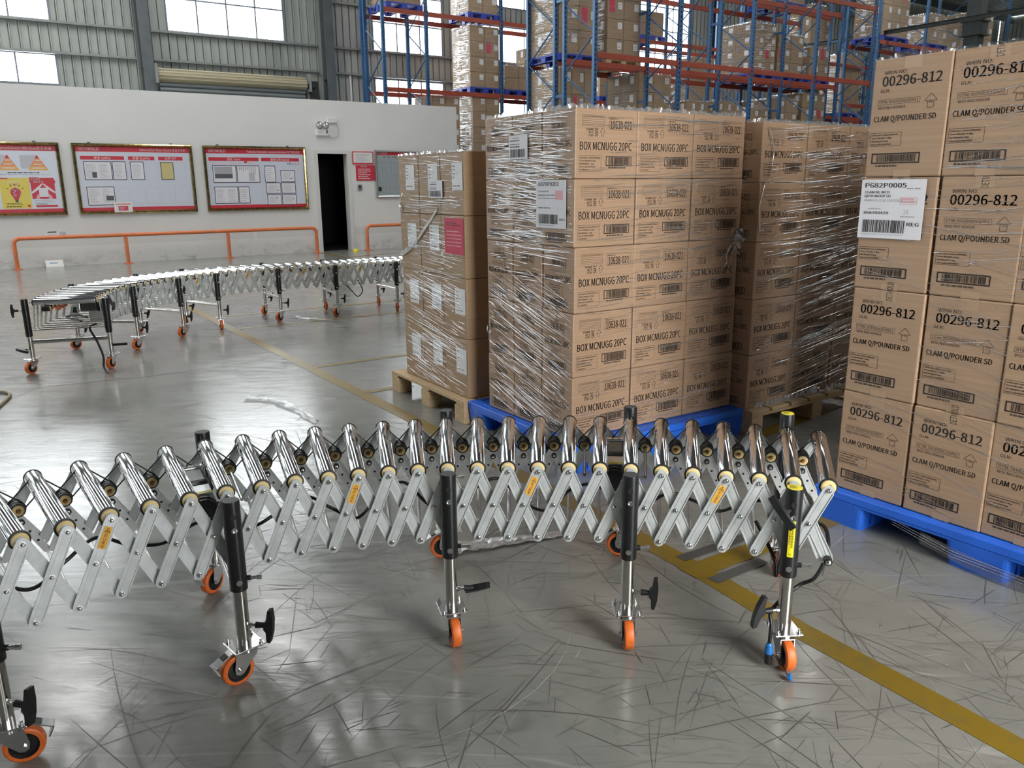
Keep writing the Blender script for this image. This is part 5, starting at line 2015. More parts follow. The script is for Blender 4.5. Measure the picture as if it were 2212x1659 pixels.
tag(mb.build('runway_beam', None, uv(pu, 7.0, pz)), 'long dark steel beam crossing the dark column at upper right', 'beam')

# ------------------------------------------------------------------ expandable roller conveyors
ZR, ZM, ZB = 0.572, 0.461, 0.35


def bar_frame(p0, p1, out):
    x = (p1 - p0).normalized()
    z = (out - x * out.dot(x)).normalized()
    y = z.cross(x)
    T = Matrix((x, y, z)).transposed().to_4x4()
    T.translation = p0
    return T, (p1 - p0).length


def stadium(L, w, ext, n=6):
    pts = []
    for k in range(n + 1):
        a = -math.pi / 2 + math.pi * k / n
        pts.append((L + ext * math.cos(a) * 1.0, w * math.sin(a)))
    for k in range(n + 1):
        a = math.pi / 2 + math.pi * k / n
        pts.append((ext * math.cos(a), w * math.sin(a)))
    return pts


def scissor_bar(p0, p1, out, mat='galvanized', w=0.0155, lip=0.005, bolts=True, tab=False, holes=False):
    mb = MB()
    T, L = bar_frame(p0, p1, out)
    mb.prism(stadium(L, w, w), T, 0.0025, mat)
    if lip:
        for s in (-1, 1):
            mb.box(0.004, L - 0.004, s * w - 0.0016, s * w + 0.0016, 0.0, lip, mat, T)
        mb.box(0.004, L - 0.004, -w * 0.45, w * 0.45, 0.0024, 0.0034, mat, T)
    if bolts:
        for x in (0.0, L / 2, L):
            c = T @ Vector((x, 0, 0.0025))
            d = T.to_3x3() @ Vector((0, 0, 1))
            mb.lathe(c, d, [(0, 0.0075), (0.002, 0.0075), (0.0022, 0.0058), (0.008, 0.0055), (0.0105, 0.003), (0.011, 0.0002)], 'bolt_steel', 10)
    if tab:
        mb.box(L / 2 - 0.030, L / 2 + 0.004, -0.004, 0.030, -0.004, -0.0025, mat, T)
    if holes:
        for x in (0.04, L - 0.04):
            c = T @ Vector((x, 0, 0.0026))
            d = T.to_3x3() @ Vector((0, 0, 1))
            mb.cyl(c, c + d * 0.0006, 0.004, 'ink', 10)
    return mb


def belt_loop(c1, c2, r, ex, ey):
    d = Vector(((c2 - c1).dot(ex), (c2 - c1).dot(ey)))
    a0 = math.atan2(d.y, d.x)
    pts = []
    for k in range(7):
        w = a0 + math.pi / 2 + math.pi * k / 6
        pts.append(c1 + ex * (r * math.cos(w)) + ey * (r * math.sin(w)))
    for k in range(7):
        w = a0 - math.pi / 2 + math.pi * k / 6
        pts.append(c2 + ex * (r * math.cos(w)) + ey * (r * math.sin(w)))
    pts.append(pts[0])
    return pts


def t_handle(parent, O, base, dirv, barv, name='knob_handle'):
    """black T handle: threaded steel stem, tapering grip"""
    dirv, barv = Vector(dirv).normalized(), Vector(barv).normalized()
    mb = MB()
    p = Vector(base)
    mb.cyl(p, p + dirv * 0.03, 0.0045, 'bolt_steel', 8)
    mb.cyl(p, p + dirv * 0.009, 0.008, 'bolt_steel', 6)
    o = mb.build('handle_stem', parent, O)
    mb = MB()
    q = p + dirv * 0.022
    mb.cyl(q, q + dirv * 0.035, 0.010, 'black_rubber', 10, 0.0075)
    e = q + dirv * 0.042
    x, y = barv, dirv
    z = x.cross(y).normalized()
    T = Matrix((x, y, z)).transposed().to_4x4()
    T.translation = e
    poly = [(-0.052, -0.005), (-0.02, -0.008), (-0.010, -0.016), (0.010, -0.016), (0.02, -0.008), (0.052, -0.005), (0.054, 0.006), (0.02, 0.012), (-0.02, 0.012), (-0.054, 0.006)]
    mb.prism(poly, T @ Matrix.Translation((0, 0, -0.010)), 0.020, 'black_rubber')
    mb.build(name, parent, O)


def caster(parent, O, ground, fwd, brake=True):
    """swivel caster under a plate; fwd = direction in which the wheel rolls"""
    g = Vector(ground)
    f = Vector(fwd).normalized()
    ax = Vector((-f.y, f.x, 0))
    root_mb = MB()
    T = Matrix((f, ax, Z)).transposed().to_4x4()
    T.translation = g
    # top plate, four bolts, swivel head and fork cheeks
    root_mb.box(-0.048, 0.048, -0.044, 0.044, 0.119, 0.1235, 'bolt_steel', T, 0.002)
    root_mb.cyl(T @ Vector((0, 0, 0.104)), T @ Vector((0, 0, 0.119)), 0.032, 'bolt_steel', 18)
    for x in (-0.036, 0.036):
        for y in (-0.033, 0.033):
            root_mb.cyl(T @ Vector((x, y, 0.112)), T @ Vector((x, y, 0.137)), 0.004, 'bolt_steel', 6)
            root_mb.cyl(T @ Vector((x, y, 0.1235)), T @ Vector((x, y, 0.129)), 0.0075, 'bolt_steel', 6)
    for s in (-1, 1):
        poly = [(-0.036, 0.106), (0.030, 0.106), (0.028, 0.09), (-0.018, 0.04), (-0.030, 0.036), (-0.042, 0.042), (-0.045, 0.06)]
        Ts = T @ Matrix.Translation((0, s * 0.021 + 0.001, 0)) @ Matrix.Rotation(math.pi / 2, 4, 'X')
        root_mb.prism(poly, Ts, 0.002, 'bolt_steel')
    root_mb.box(-0.04, 0.03, -0.022, 0.022, 0.102, 0.106, 'bolt_steel', T)
    root_mb.cyl(T @ Vector((-0.03, -0.028, 0.05)), T @ Vector((-0.03, 0.028, 0.05)), 0.008, 'bolt_steel', 8)
    c = root_mb.build('caster', parent, O)
    if brake:
        mb = MB()
        Tb = T @ Matrix.Translation((-0.075, 0, 0.098)) @ Matrix.Rotation(-0.45, 4, 'Y')
        mb.box(-0.03, 0.035, -0.016, 0.016, -0.002, 0.001, 'bolt_steel', Tb)
        mb.box(-0.032, -0.028, -0.016, 0.016, -0.03, 0.001, 'bolt_steel', Tb)
        mb.box(0.0, 0.02, -0.011, 0.011, 0.001, 0.004, 'black_rubber', Tb)
        mb.build('brake_pedal', c, O)
    wc = T @ Vector((-0.03, 0, 0.05))
    mb = MB()
    mb.lathe(wc - ax * 0.0155, ax, [(0, 0.036), (0.0, 0.044), (0.003, 0.0485), (0.008, 0.05), (0.023, 0.05), (0.028, 0.0485), (0.031, 0.044), (0.031, 0.036)], 'orange_wheel', 28)
    mb.build('tyre', c, O)
    mb = MB()
    mb.lathe(wc - ax * 0.0145, ax, [(0, 0.0005), (0, 0.012), (0.005, 0.013), (0.006, 0.030), (0.0005, 0.034), (0.0, 0.037), (0.029, 0.037), (0.0285, 0.034), (0.023, 0.030), (0.024, 0.013), (0.029, 0.012), (0.029, 0.0005)], 'black_rubber', 24)
    mb.build('hub', c, O)


def leg(root, O, g, out, along, spec):
    """telescopic leg: black sleeve with cap, steel tube, lock screw, T handle, caster"""
    g = Vector((g.x, g.y, 0))
    zt = spec.get('top', 0.58)
    zb = spec.get('bottom', 0.30)
    mb = MB()
    prof = [(0, 0.0235), (0.002, 0.0255), (zt - zb - 0.004, 0.0255), (zt - zb, 0.0245)]
    mb.lathe(g + Z * zb, Z, prof, 'black_coat', 24)
    mb.cyl(g + Z * (zt - 0.002), g + Z * (zt + 0.001), 0.0235, 'dark_cap', 20)
    for z, r, m in ((zt - 0.045, 0.0085, 'ink'), (zt - 0.085, 0.0085, 'bolt_steel'), (zb + 0.03, 0.009, 'bolt_steel')):
        c = g + Z * z + out * 0.0245
        mb.lathe(c, out, [(0, r), (0.0028, r), (0.0032, r * 0.6), (0.0022, r * 0.4), (0.002, 0.0003)] if m == 'bolt_steel' and z > zb + 0.1 else [(0, r), (0.0014, r), (0.0015, 0.0003)], m, 12)
    sl = mb.build('leg_sleeve', root, O)
    if spec.get('yellow'):
        mb = MB()
        mb.cyl(g + Z * (zt + 0.001), g + Z * (zt + 0.0025), 0.0225, 'label_yellow', 20)
        P = Plane(g + Z * (zt + 0.003) - along * 0.015, along, Z.cross(along), 0.0004)
        mb.fake_lines(P, 0.0, -0.012, 0.03, 0.012, 3, 'ink', 3, 0.4)
        mb.build('cap_label', sl, O)
    if spec.get('tagged'):
        mb = MB()
        n, r = 8, 0.0262
        a0 = math.atan2(out.y, out.x)
        vs = []
        for k in range(n + 1):
            w = a0 - 0.36 + 0.72 * k / n
            for z in (zb + 0.07, zb + 0.185):
                vs.append(g + Vector((math.cos(w) * r, math.sin(w) * r, z)))
        mb.add(vs, [(2 * k, 2 * k + 2, 2 * k + 3, 2 * k + 1) for k in range(n)], 'label_yellow', True)
        P = Plane(g + out * 0.0262 + Z * (zb + 0.075) - along * 0.007, along, Z, 0.0006)
        mb.text(P, '重型伸缩滚筒输送机', 0.0065, 0.100, 'ink', h=0.0052, w=0.075, rot=-math.pi / 2)
        mb.text(P, '注意安全请勿站立', 0.000, 0.100, 'ink', h=0.004, w=0.065, rot=-math.pi / 2)
        mb.text(P, 'CE', 0.002, 0.002, 'ink', h=0.005)
        mb.build('rating_label', sl, O)
    mb = MB()
    mb.cyl(g + Z * 0.1235, g + Z * (zb + 0.05), 0.0205, 'stainless', 22)
    mb.build('leg_tube', root, O)
    ld = spec.get('lock', along)
    mb = MB()
    p = g + Z * (zb + 0.035) + ld * 0.024
    mb.cyl(p, p + ld * 0.012, 0.008, 'black_coat', 8)
    mb.cyl(p + ld * 0.012, p + ld * 0.030, 0.0055, 'bolt_steel', 10)
    mb.cyl(p + ld * 0.030, p + ld * 0.042, 0.0075, 'bolt_steel', 10)
    mb.build('lock_screw', root, O)
    if spec.get('handle', True):
        hd = spec.get('hdir', along)
        t_handle(root, O, g + Z * spec.get('hz', 0.185) + hd * 0.0205, hd, spec.get('hbar', Z))
    caster(root, O, g, spec.get('roll', along), spec.get('brake', True))


def conveyor(label, N, F, legs, stickers, end_roller=True, detail=True):
    n = len(N)
    C = sum((a + b for a, b in zip(N, F)), Vector((0, 0, 0))) / (2 * n)
    root = empty('roller_conveyor', (C.x, C.y, 0), 0, label, 'conveyor', 'expandable roller conveyors')
    O = root.location
    ax = [(F[i] - N[i]).normalized() for i in range(n)]
    dn = Z * (ZB - ZR)
    seg = 22 if detail else 14
    for i in range(n):
        if i in stickers.get('skip', ()):
            continue
        a = ax[i]
        L = (F[i] - N[i]).length
        mb = MB()
        prof = [(0.006, 0.0215), (0.007, 0.0262), (0.011, 0.0272), (0.014, 0.0262), (0.0145, 0.0215)]
        mb.lathe(N[i], a, prof, 'black_rubber', seg)
        mb.lathe(N[i], a, [(0.0145, 0.0242), (0.016, 0.025), (L - 0.012, 0.025)], 'chrome', seg)
        mb.lathe(N[i], a, [(L - 0.012, 0.0262), (L - 0.006, 0.0268), (L - 0.004, 0.024), (L - 0.004, 0.0005)], 'black_rubber', seg)
        mb.cyl(N[i] - a * 0.03, F[i] + a * 0.02, 0.0055, 'bolt_steel', 8)
        ro = mb.build('roller', root, O)
        mb = MB()
        mb.lathe(N[i], a, [(0.007, 0.0218), (0.001, 0.0212), (-0.002, 0.0195), (-0.002, 0.0118), (0.001, 0.0112), (0.001, 0.004)], 'yellow_cap', seg)
        mb.build('end_cap', ro, O)
    lo = 0 if not end_roller else 0
    for i in range(n):
        a = ax[i]
        o = -a
        if i > 0:                            # outer bar, near side: roller i down to i-1
            b = scissor_bar(N[i] + o * 0.021, N[i - 1] + dn - ax[i - 1] * 0.021, o)
            bo = b.build('scissor_bar', root, O)
            if i in stickers.get('warn', ()):
                T, Lb = bar_frame(N[i] + o * 0.021, N[i - 1] + dn - ax[i - 1] * 0.021, o)
                mb = MB()
                xa = T.to_3x3() @ Vector((-1, 0, 0))
                ya = T.to_3x3() @ Vector((0, 1, 0))
                zz = T.to_3x3() @ Vector((0, 0, 1))
                ex = xa.cross(zz) * -1
                P = Plane(T @ Vector((0.082, 0, 0.0036)) - ex * 0.0108, ex, xa, 0.0004)
                if P.n.dot(zz) < 0:
                    P.n = -P.n
                mb.rect(P, 0, 0, 0.0216, 0.063, 'sticker_orange')
                for q0, q1 in (((0.0035, 0.047), (0.0181, 0.047)), ((0.0181, 0.047), (0.0108, 0.060)), ((0.0108, 0.060), (0.0035, 0.047))):
                    d = Vector((q1[0] - q0[0], q1[1] - q0[1])).normalized()
                    s = Vector((-d.y, d.x)) * 0.0006
                    mb.poly(P, [(q0[0] - s.x, q0[1] - s.y), (q1[0] - s.x, q1[1] - s.y), (q1[0] + s.x, q1[1] + s.y), (q0[0] + s.x, q0[1] + s.y)], 'ink', 2)
                mb.rect(P, 0.0085, 0.0495, 0.0135, 0.052, 'ink', 2)
                for k, ch in enumerate('当心夹手'):
                    mb.text(P, ch, 0.0108, 0.0355 - 0.0108 * k, 'ink', h=0.0078, align='C', k=2)
                mb.build('warning_sticker', bo, O)
        if i < n - 1:                        # inner bar, near side
            b = scissor_bar(N[i] + o * 0.007, N[i + 1] + dn - ax[i + 1] * 0.007, o, bolts=False, tab=True)
            b.build('scissor_bar', root, O)
    far_bars = [scissor_bar(F[i] + ax[i] * 0.010, F[i - 1] + dn + ax[i - 1] * 0.010, -ax[i], w=0.015) for i in range(1, n)]
    far_bars += [scissor_bar(F[i] + ax[i] * 0.016, F[i + 1] + dn + ax[i + 1] * 0.016, -ax[i], w=0.015, bolts=False) for i in range(n - 1)] if detail else []
    if detail:
        for b in far_bars:
            b.build('far_scissor_bar', root, O)
    else:
        mb = MB()
        for b in far_bars:
            mb.add(b.v, [], 'galvanized')
            base = len(mb.v) - len(b.v)
            for f, mi, sm in zip(b.f, b.mi, b.sm):
                mb.f.append(tuple(base + k for k in f))
                mb.mi.append(mb.m(b.mats[mi]))
                mb.sm.append(sm)
        tag(mb.build('far_scissor_bar', root, O), kind='stuff')
    # drive pulleys with round belts, their splayed brackets, cross rods
    for i in range(n - 1):
        a = (ax[i] + ax[i + 1]).normalized()
        ex = (N[i + 1] - N[i]).normalized()
        off = 0.085
        r1, r2 = F[i] - ax[i] * off, F[i + 1] - ax[i + 1] * off
        c = (r1 + r2) / 2 - Z * 0.060
        mb = MB()
        mb.lathe(c - a * 0.028, a, [(0, 0.0165), (0.0, 0.0215), (0.012, 0.0225), (0.0135, 0.020), (0.0165, 0.020), (0.018, 0.0225), (0.034, 0.0225), (0.0355, 0.020), (0.0385, 0.020), (0.04, 0.0225), (0.058, 0.0215), (0.058, 0.001)], 'black_rubber', 16)
        po = mb.build('drive_pulley', root, O)
        mb = MB()
        mb.lathe(c - a * 0.028, a, [(0.004, 0.0175), (-0.002, 0.0170), (-0.004, 0.015), (-0.004, 0.007), (0.001, 0.006)], 'yellow_cap', 14)
        mb.build('pulley_cap', po, O)
        rod = stickers.get('rods') and i in stickers['rods']
        mb = MB()
        if rod:
            mb.cyl(c - a * 0.03, c - a * 0.33, 0.0055, 'stainless', 8)
        else:
            mb.cyl(c - a * 0.045, c - a * 0.02, 0.0045, 'brown_axle', 8)
        mb.build('pulley_axle', po, O)
        mb = MB()
        sh = a * 0.011
        mb.tube(belt_loop(r1 - sh + a * 0.0, c - sh, 0.0235, ex, Z), 0.0024, 'cable_black', 5, False)
        mb.tube(belt_loop(r2 + sh, c + sh, 0.0235, ex, Z), 0.0024, 'cable_black', 5, False)
        mb.build('drive_belt', root, O)
        if not rod and detail:
            q = c - a * 0.047 - Z * 0.028
            for s, j in ((-1, i), (1, i + 1)):
                e = (q + ex * (s * 0.055) - Z * 0.105)
                mb = scissor_bar(q - a * (0.003 if s > 0 else 0.0), e - a * (0.003 if s > 0 else 0.0), -a, 'pale_bar', 0.0105, 0.0, False, False, True)
                if s > 0:
                    qq = q - a * 0.0055
                    mb.cyl(qq, qq - a * 0.008, 0.0095, 'black_rubber', 12)
                    mb.lathe(qq - a * 0.008, -a, [(0, 0.0055), (0.002, 0.005), (0.003, 0.0003)], 'bolt_steel', 10)
                mb.build('pulley_bracket', root, O)
    for i in range(n):
        mb = MB()
        mb.cyl(N[i] + dn - ax[i] * 0.02, F[i] + dn + ax[i] * 0.018, 0.006, 'stainless', 8)
        mb.build('cross_rod', root, O)
    for k, spec in legs:
        al = (N[min(k + 1, n - 1)] - N[max(k - 1, 0)]).normalized()
        for side in ('near', 'far'):
            s = dict(spec.get('all', {}), **spec.get(side, {}))
            base, o = (N[k], -ax[k]) if side == 'near' else (F[k], ax[k])
            if s.get('none'):
                continue
            g = base + o * s.get('dist', 0.052)
            leg(root, O, g, o, al, s)
        mb = MB()
        p, q = N[k] - ax[k] * 0.05, F[k] + ax[k] * 0.05
        p.z = q.z = spec.get('tie', 0.255)
        mb.cyl(p, q, 0.0165, 'stainless', 14)
        mb.build('leg_crossbar', root, O)
    return root, O, ax, C


def motor(root, O, c, a, ex):
    """grey geared motor hung under the rollers"""
    T = Matrix((a, -ex, ex.cross(a))).transposed().to_4x4()
    T.translation = c
    mb = MB()
    mb.box(-0.075, 0.055, -0.035, 0.035, -0.045, 0.045, 'motor_grey', T, 0.012)
    mb.box(0.055, 0.085, -0.042, 0.042, -0.05, 0.05, 'bolt_steel', T, 0.006)
    mb.cyl(T @ Vector((0.085, 0, 0.01)), T @ Vector((0.125, 0, 0.01)), 0.017, 'bolt_steel', 14)
    mo = mb.build('drive_motor', root, O)
    mb = MB()
    mb.cyl(T @ Vector((-0.19, 0, -0.01)), T @ Vector((-0.075, 0, -0.01)), 0.042, 'black_rubber', 20)
    mb.cyl(T @ Vector((-0.205, 0, -0.01)), T @ Vector((-0.19, 0, -0.01)), 0.038, 'black_coat', 20)
    mb.build('motor_body', mo, O)
    mb = MB()
    mb.box(-0.17, -0.09, -0.03, 0.03, 0.031, 0.036, 'alu_frame', T)
    mb.box(-0.17, -0.15, -0.03, 0.03, 0.036, 0.0365, 'label_yellow', T)
    mb.build('rating_plate', mo, O)
    mb = MB()
    mb.box(-0.10, 0.02, -0.05, -0.036, -0.16, -0.03, 'pale_bar', T, 0.004)
    mb.cyl(T @ Vector((-0.08, -0.055, -0.06)), T @ Vector((-0.08, -0.06, -0.06)), 0.01, 'black_rubber', 10)
    mb.build('motor_bracket', mo, O)


def smooth_px(p, k):
    p = [tuple(q) for q in p]
    for _ in range(k):
        p = [p[0]] + [tuple((p[i - 1][c] + 2 * p[i][c] + p[i + 1][c]) / 4 for c in (0, 1)) for i in range(1, len(p) - 1)] + [p[-1]]
    return p


# -- the near conveyor
NPX = [(44, 1169.6), (142, 1142.7), (237, 1117), (326, 1098), (411, 1082.6), (489, 1067), (566.5, 1055.7), (638, 1043), (709.5, 1035), (774.6, 1029),
       (839.7, 1023.5), (903, 1019), (967, 1016), (1031.4, 1014.6), (1097, 1014), (1162, 1014), (1229, 1014.6), (1296, 1016), (1362.5, 1018), (1429, 1022),
       (1497, 1027), (1568.6, 1033), (1640.5, 1039), (1715, 1046), (1790, 1054)]
FPX_ = [(-40, 1035), (68, 1013), (166, 994), (264, 975), (356, 961), (441, 948), (522, 937), (601, 927), (679, 919.6), (753, 913), (826, 907.5), (897, 903.4),
        (962, 901), (1032, 899), (1098.6, 897), (1164, 896), (1231.5, 896), (1297.5, 897), (1361, 898.5), (1429, 901), (1497, 905), (1563, 909), (1632, 914), (1703, 920.5), (1769, 927)]
N1 = [G(x, y, ZR) for x, y in NPX]
F1 = []
for (x, y), q in zip(FPX_, N1):
    f = G(x, y, ZR + 0.026)
    f.z = ZR
    F1.append(f)
F1 = [F1[0]] + [(F1[i - 1] + F1[i] * 2 + F1[i + 1]) / 4 for i in range(1, len(F1) - 1)] + [F1[-1]]
dl, dr = N1[0] - N1[1], N1[-1] - N1[-2]
N1 = [N1[0] + dl * 2.02 - Vector((0, 0.012, 0)), N1[0] + dl] + N1
dl = F1[0] - F1[1]
F1 = [F1[0] + dl * 2 - Vector((0, 0.02, 0)), F1[0] + dl] + F1
K = 2                                           # index shift of the list above


def hv(*v):
    return Vector(v)


legs1 = [
    (K - 1, {'near': {'hdir': hv(0.93, -0.25, 0), 'hbar': hv(0.12, 0, 1), 'roll': hv(-0.9, -0.45, 0), 'lock': hv(1, 0.1, 0)}, 'far': {'handle': False}}),
    (K + 5, {'near': {'hdir': hv(0.95, -0.1, 0), 'hbar': hv(0.1, 0.0, 1), 'roll': hv(0.72, 0.69, 0), 'dist': 0.078, 'lock': hv(1, 0.15, 0)}, 'far': {'handle': False, 'top': 0.61, 'roll': hv(0.35, 1, 0)}}),
    (K + 12, {'near': {'hdir': hv(0.97, 0.1, 0), 'hbar': hv(0.6, -0.5, 0.42), 'roll': hv(-0.3, 1, 0), 'brake': False, 'lock': hv(1, 0.0, 0)}, 'far': {'handle': False, 'top': 0.61, 'roll': hv(1, 0.25, 0)}}),
    (K + 18, {'near': {'hdir': hv(0.97, -0.2, 0), 'hbar': hv(0.05, -0.05, 1), 'roll': hv(0.0, 1, 0), 'brake': False, 'lock': hv(1, 0.0, 0)}, 'far': {'handle': False, 'top': 0.62, 'roll': hv(1, -0.2, 0)}}),
    (K + 23, {'near': {'hdir': hv(-0.95, -0.15, 0), 'hbar': hv(0.28, 0, 1), 'roll': hv(-0.08, 1, 0), 'brake': False, 'lock': hv(1, -0.2, 0), 'yellow': True, 'tagged': True},
              'far': {'handle': False, 'top': 0.63, 'roll': hv(0.1, 1, 0), 'yellow': True}}),
]
root1, O1, ax1, C1 = conveyor('expandable roller conveyor with chrome rollers crossing the foreground before the carton stacks', N1, F1, legs1,
                              {'warn': (K + 2, K + 9, K + 15, K + 21), 'rods': (K + 5, K + 16, K + 18)})
for k in (K + 4, K + 17):
    a = (ax1[k] + ax1[k + 1]).normalized()
    ex = (N1[k + 1] - N1[k]).normalized()
    motor(root1, O1, (F1[k] + F1[k + 1]) / 2 - a * 0.19 - Z * 0.075, a, ex)
# side handle and ball of the last leg, right end bolt
k = K + 23
o = -ax1[k]
al = (N1[k + 1] - N1[k - 1]).normalized()
g = N1[k] + o * 0.052
t_handle(root1, O1, g + Z * (-0.055) + o * 0.025 - al * 0.012, (o * 0.8 - al * 0.3 + Z * 0.2), (al * 0.62 - Z * 0.75 + o * 0.3))
mb = MB()
p = N1[-1] + dr * 0.15 + Z * (ZB - ZR) - ax1[-1] * 0.03
b = scissor_bar(N1[-2] - ax1[-2] * 0.007, p + ax1[-1] * 0.023, -ax1[-1])
b.cyl(p + ax1[-1] * 0.018, p - ax1[-1] * 0.004, 0.0125, 'black_rubber', 14)
b.lathe(p - ax1[-1] * 0.004, -ax1[-1], [(0, 0.008), (0.004, 0.008), (0.006, 0.004), (0.0062, 0.0003)], 'bolt_steel', 12)
b.build('scissor_bar', root1, O1)


def cable(root, O, pts, r=0.006, mat='cable_black', name='power_cable', n=10):
    """smooth cable through points (Catmull-Rom)"""
    P = [Vector(p) for p in pts]
    P = [P[0] * 2 - P[1]] + P + [P[-1] * 2 - P[-2]]
    out = []
    for i in range(1, len(P) - 2):
        for j in range(n):
            t = j / n
            a, b, c, d = P[i - 1], P[i], P[i + 1], P[i + 2]
            out.append(0.5 * ((2 * b) + (c - a) * t + (2 * a - 5 * b + 4 * c - d) * t * t + (3 * b - a - 3 * c + d) * t ** 3))
    out.append(P[-2])
    mb = MB()
    mb.tube(out, r, mat, 8)
    return mb.build(name, root, O)


def along_conv(k, f, z):
    """point at roller index k (float), fraction f across, height z"""
    i = max(0, min(int(k), len(N1) - 2))
    t = k - i
    p = (N1[i] * (1 - t) + N1[i + 1] * t) * (1 - f) + (F1[i] * (1 - t) + F1[i + 1] * t) * f
    return Vector((p.x, p.y, z))


seq = []
k = 0.5
while k < len(N1) - 2:
    seq.append(along_conv(k, 0.12 + 0.1 * math.sin(k * 1.7), 0.46 + 0.045 * math.sin(k * 2.1 + 0.6)))
    k += 0.8
cable(root1, O1, seq, 0.0055)
ke = K + 23
gl = N1[ke] - ax1[ke] * 0.052
cable(root1, O1, [along_conv(K + 22.0, 0.1, 0.42), along_conv(K + 22.6, 0.03, 0.32), along_conv(K + 22.7, 0.0, 0.27), along_conv(K + 23.1, 0.2, 0.36), along_conv(K + 24.0, 0.25, 0.40),
                  along_conv(K + 24.2, 0.1, 0.36), along_conv(K + 23.9, 0.05, 0.27), along_conv(K + 23.4, 0.08, 0.22), Vector((gl.x - 0.035, gl.y + 0.01, 0.18)),
                  Vector((gl.x - 0.045, gl.y - 0.02, 0.14)), Vector((gl.x - 0.05, gl.y - 0.03, 0.085))], 0.006)
pc = Vector((gl.x - 0.05, gl.y - 0.03, 0.0))
mb = MB()
mb.lathe(pc + Z * 0.02, Z, [(0, 0.001), (0, 0.011), (0.03, 0.012), (0.035, 0.012)], 'black_rubber', 14)
mb.lathe(pc + Z * 0.055, Z, [(0, 0.0135), (0.012, 0.0135), (0.016, 0.0115), (0.028, 0.0105), (0.034, 0.006)], 'plug_blue', 14)
pl = mb.build('cable_plug', root1, O1)
cable(pl, O1, [pc + Z * 0.05 + Vector((0.012, 0, 0)), pc + Vector((0.03, -0.02, 0.04)), pc + Vector((0.04, -0.035, 0.02)), pc + Vector((0.042, -0.055, 0.012))], 0.0014, name='plug_tether')
mb = MB()
mb.lathe(pc + Vector((0.043, -0.062, 0.012)), Vector((0.5, -0.3, 0.2)), [(0, 0.001), (0, 0.011), (0.008, 0.011), (0.008, 0.001)], 'plug_blue', 12)
mb.build('plug_cover', pl, O1)

# -- the far conveyor
RPX = [(211, 647), (213, 644.5), (216, 641.5), (220, 637.5), (226, 633), (235, 629), (246, 625.5), (257, 622.5), (269, 620), (284, 617.5), (299, 615), (313, 612), (328, 609),
       (344, 606.6), (360, 604.3), (376, 602.3), (391, 600.5), (407, 598.5), (424, 596.5), (439, 594.7), (456.5, 592), (474.6, 589.5), (492.7, 587.5), (513, 586), (533, 584.7),
       (553.7, 583.3), (576, 582), (596.6, 580.4), (617, 579), (637, 578), (657.6, 577), (678, 575.8), (703, 574.5), (723, 573.6), (743.5, 572.6), (761.6, 571.6), (782, 570.8),
       (802, 569.4), (818, 568.2), (836, 567), (852, 566), (868, 565), (884, 564), (900, 563)]
N2 = [G(x, y, ZR) for x, y in smooth_px(RPX, 8)]
for _ in range(6):
    N2 = [N2[0]] + [(N2[i - 1] + N2[i] * 2 + N2[i + 1]) / 4 for i in range(1, len(N2) - 1)] + [N2[-1]]
F2 = []
for i, p in enumerate(N2):
    t = (N2[min(i + 2, len(N2) - 1)] - N2[max(i - 2, 0)]).normalized()
    F2.append(p + Vector((-t.y, t.x, 0)) * 0.475)
legs2 = []
rl = random.Random(5)
for k in (0, 9, 15, 20, 27, 33, 40):
    if k == 9:
        k = 8
    sp = {'all': {'brake': False}, 'near': {'hdir': hv(0.96, 0.2, 0), 'hbar': hv(0.08, 0, 1), 'roll': hv(rl.uniform(-0.6, 0.6), 1, 0), 'hz': 0.2},
          'far': {'hdir': hv(0.9, 0.1, 0), 'hbar': hv(0.3, 0, 1), 'roll': hv(rl.uniform(-0.8, 0.8), 1, 0), 'hz': 0.2, 'top': 0.60}}
    if k == 0:
        sp['near'].update(hdir=hv(0.8, -0.1, 0), hbar=hv(1, 0.2, 0.05))
        sp['far'].update(hdir=hv(-0.3, -0.9, 0), hbar=hv(1, -0.2, -0.2))
    legs2.append((k, sp))
root2, O2, ax2, C2 = conveyor('second roller conveyor curving away before the white wall and its notice boards', N2, F2, legs2, {'warn': (18, 24, 30, 36), 'rods': (3, 12)}, True, False)
# its end: T handles on the sleeves, hanging mains cord
t_handle(root2, O2, F2[0] + ax2[0] * 0.052 + Z * (-0.06) + ax2[0] * 0.026, ax2[0] - Vector((0, 0.1, 0)), Z)
t_handle(root2, O2, N2[0] - ax2[0] * 0.026 - Z * 0.02, -ax2[0] + Vector((0.3, 0.3, 0.05)), Z + ax2[0] * 0.3)
pn = N2[0]
cable(root2, O2, [pn + Vector((-0.05, 0.02, -0.2)), pn + Vector((-0.08, -0.03, -0.23)), pn + Vector((-0.02, -0.06, -0.33)), pn + Vector((0.03, -0.09, -0.45)), pn + Vector((0.05, -0.14, -0.53)), pn + Vector((0.1, -0.19, -0.58))], 0.009)
mb = MB()
mb.cyl(pn + Vector((0.1, -0.19, -0.58)), pn + Vector((0.14, -0.22, -0.585)), 0.015, 'black_rubber', 10)
mb.build('mains_plug', root2, O2)
cable(root2, O2, [F2[0] * 0.3 + N2[0] * 0.7 - Z * 0.17, F2[2] * 0.6 + N2[2] * 0.4 - Z * 0.16, F2[1] * 0.4 + N2[1] * 0.6 - Z * 0.13, F2[0] * 0.2 + N2[0] * 0.8 - Z * 0.14], 0.009, name='drooping_cable')
cable(root2, O2, [N2[34] - Z * 0.2, N2[35] - Z * 0.33, N2[35] * 0.5 + N2[36] * 0.5 - Z * 0.37, N2[36] - Z * 0.3, N2[36] * 0.5 + N2[35] * 0.5 - Z * 0.18], 0.006, name='drooping_cable')
motor(root2, O2, (N2[4] * 1.3 + F2[4] * 0.7) / 2 - Z * 0.10, ax2[4], (N2[5] - N2[4]).normalized())
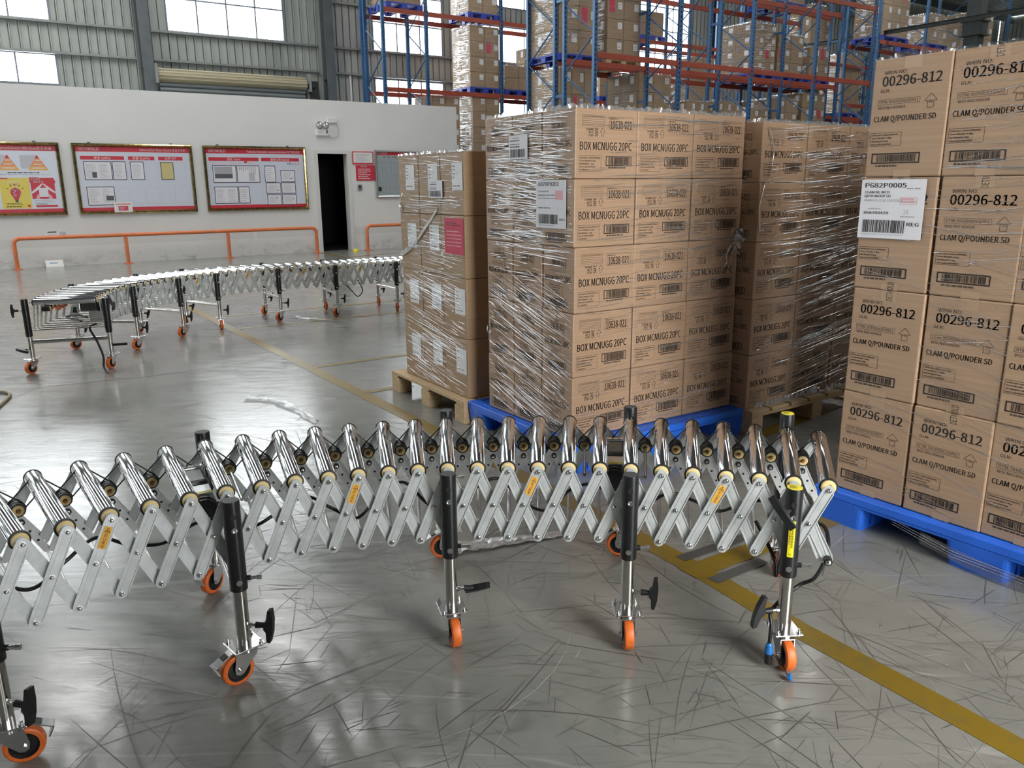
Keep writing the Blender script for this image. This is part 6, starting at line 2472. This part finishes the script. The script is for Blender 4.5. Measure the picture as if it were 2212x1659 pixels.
mb = MB()
for i in range(1, 9):
    p = F2[i] - ax2[i] * 0.16 - Z * 0.07
    mb.box(-0.02, 0.02, -0.006, 0.006, -0.012, 0.012, 'rail_orange', Matrix.Translation(p))
mb.build('guard_strip', root2, O2)

# ------------------------------------------------------------------ loose things on the floor
mb = MB()                                       # scrap of film under the near conveyor
rr = random.Random(12)
pa, pb = G(975, 1190), G(1245, 1150)
vs = []
m = 26
for i in range(m):
    t = i / (m - 1)
    c = pa.lerp(pb, t)
    wd = 0.045 * (1 - 0.75 * t) + 0.008
    for k in range(5):
        vs.append(c + Vector((rr.uniform(-0.004, 0.004), (k / 2 - 1) * wd + rr.uniform(-0.006, 0.006), 0.003 + rr.random() * 0.016 * (1.1 - t))))
mb.add(vs, [(i * 5 + k, (i + 1) * 5 + k, (i + 1) * 5 + k + 1, i * 5 + k + 1) for i in range(m - 1) for k in range(4)], 'film_ridge', False)
tag(mb.build('film_scrap', None, (pa + pb) / 2), 'crumpled strip of clear film on the floor under the near conveyor', 'film scrap')
mb = MB()
pa, pb = G(530, 862), G(690, 905)
vs = []
m = 20
for i in range(m):
    t = i / (m - 1)
    c = pa.lerp(pb, t) + Vector((0, 0.1 * math.sin(t * 4), 0))
    for k in range(4):
        vs.append(c + Vector((rr.uniform(-0.01, 0.01), (k - 1.5) * 0.035 + rr.uniform(-0.01, 0.01), 0.003 + rr.random() * 0.012)))
mb.add(vs, [(i * 4 + k, (i + 1) * 4 + k, (i + 1) * 4 + k + 1, i * 4 + k + 1) for i in range(m - 1) for k in range(3)], 'film_sheet', False)
tag(mb.build('film_scrap', None, (pa + pb) / 2), 'thin torn strip of film on the shiny floor left of the stacks', 'film scrap')
q = [G(-60, 902), G(-20, 893), G(8, 872), G(22, 856), G(10, 850), G(-30, 850)]
cable(None, None, [p + Z * 0.012 for p in q], 0.011, 'cable_tan', 'floor_cable')
o = bpy.data.objects['floor_cable']
tag(o, 'tan cable loop on the floor at the left edge of the view', 'cable')
mb = MB()
pa, pb = G(700, 690), G(735, 697)
pm = G(640, 686)
vs = []
for i in range(10):
    t = i / 9
    c = pm.lerp(pb, t)
    for k in range(3):
        vs.append(c + Vector((rr.uniform(-0.02, 0.02), (k - 1) * 0.05, 0.003 + rr.random() * 0.015)))
mb.add(vs, [(i * 3 + k, (i + 1) * 3 + k, (i + 1) * 3 + k + 1, i * 3 + k + 1) for i in range(9) for k in range(2)], 'film_sheet', False)
tag(mb.build('film_scrap', None, (pm + pb) / 2), 'small film scrap on the floor beside the second conveyor wheel', 'film scrap')
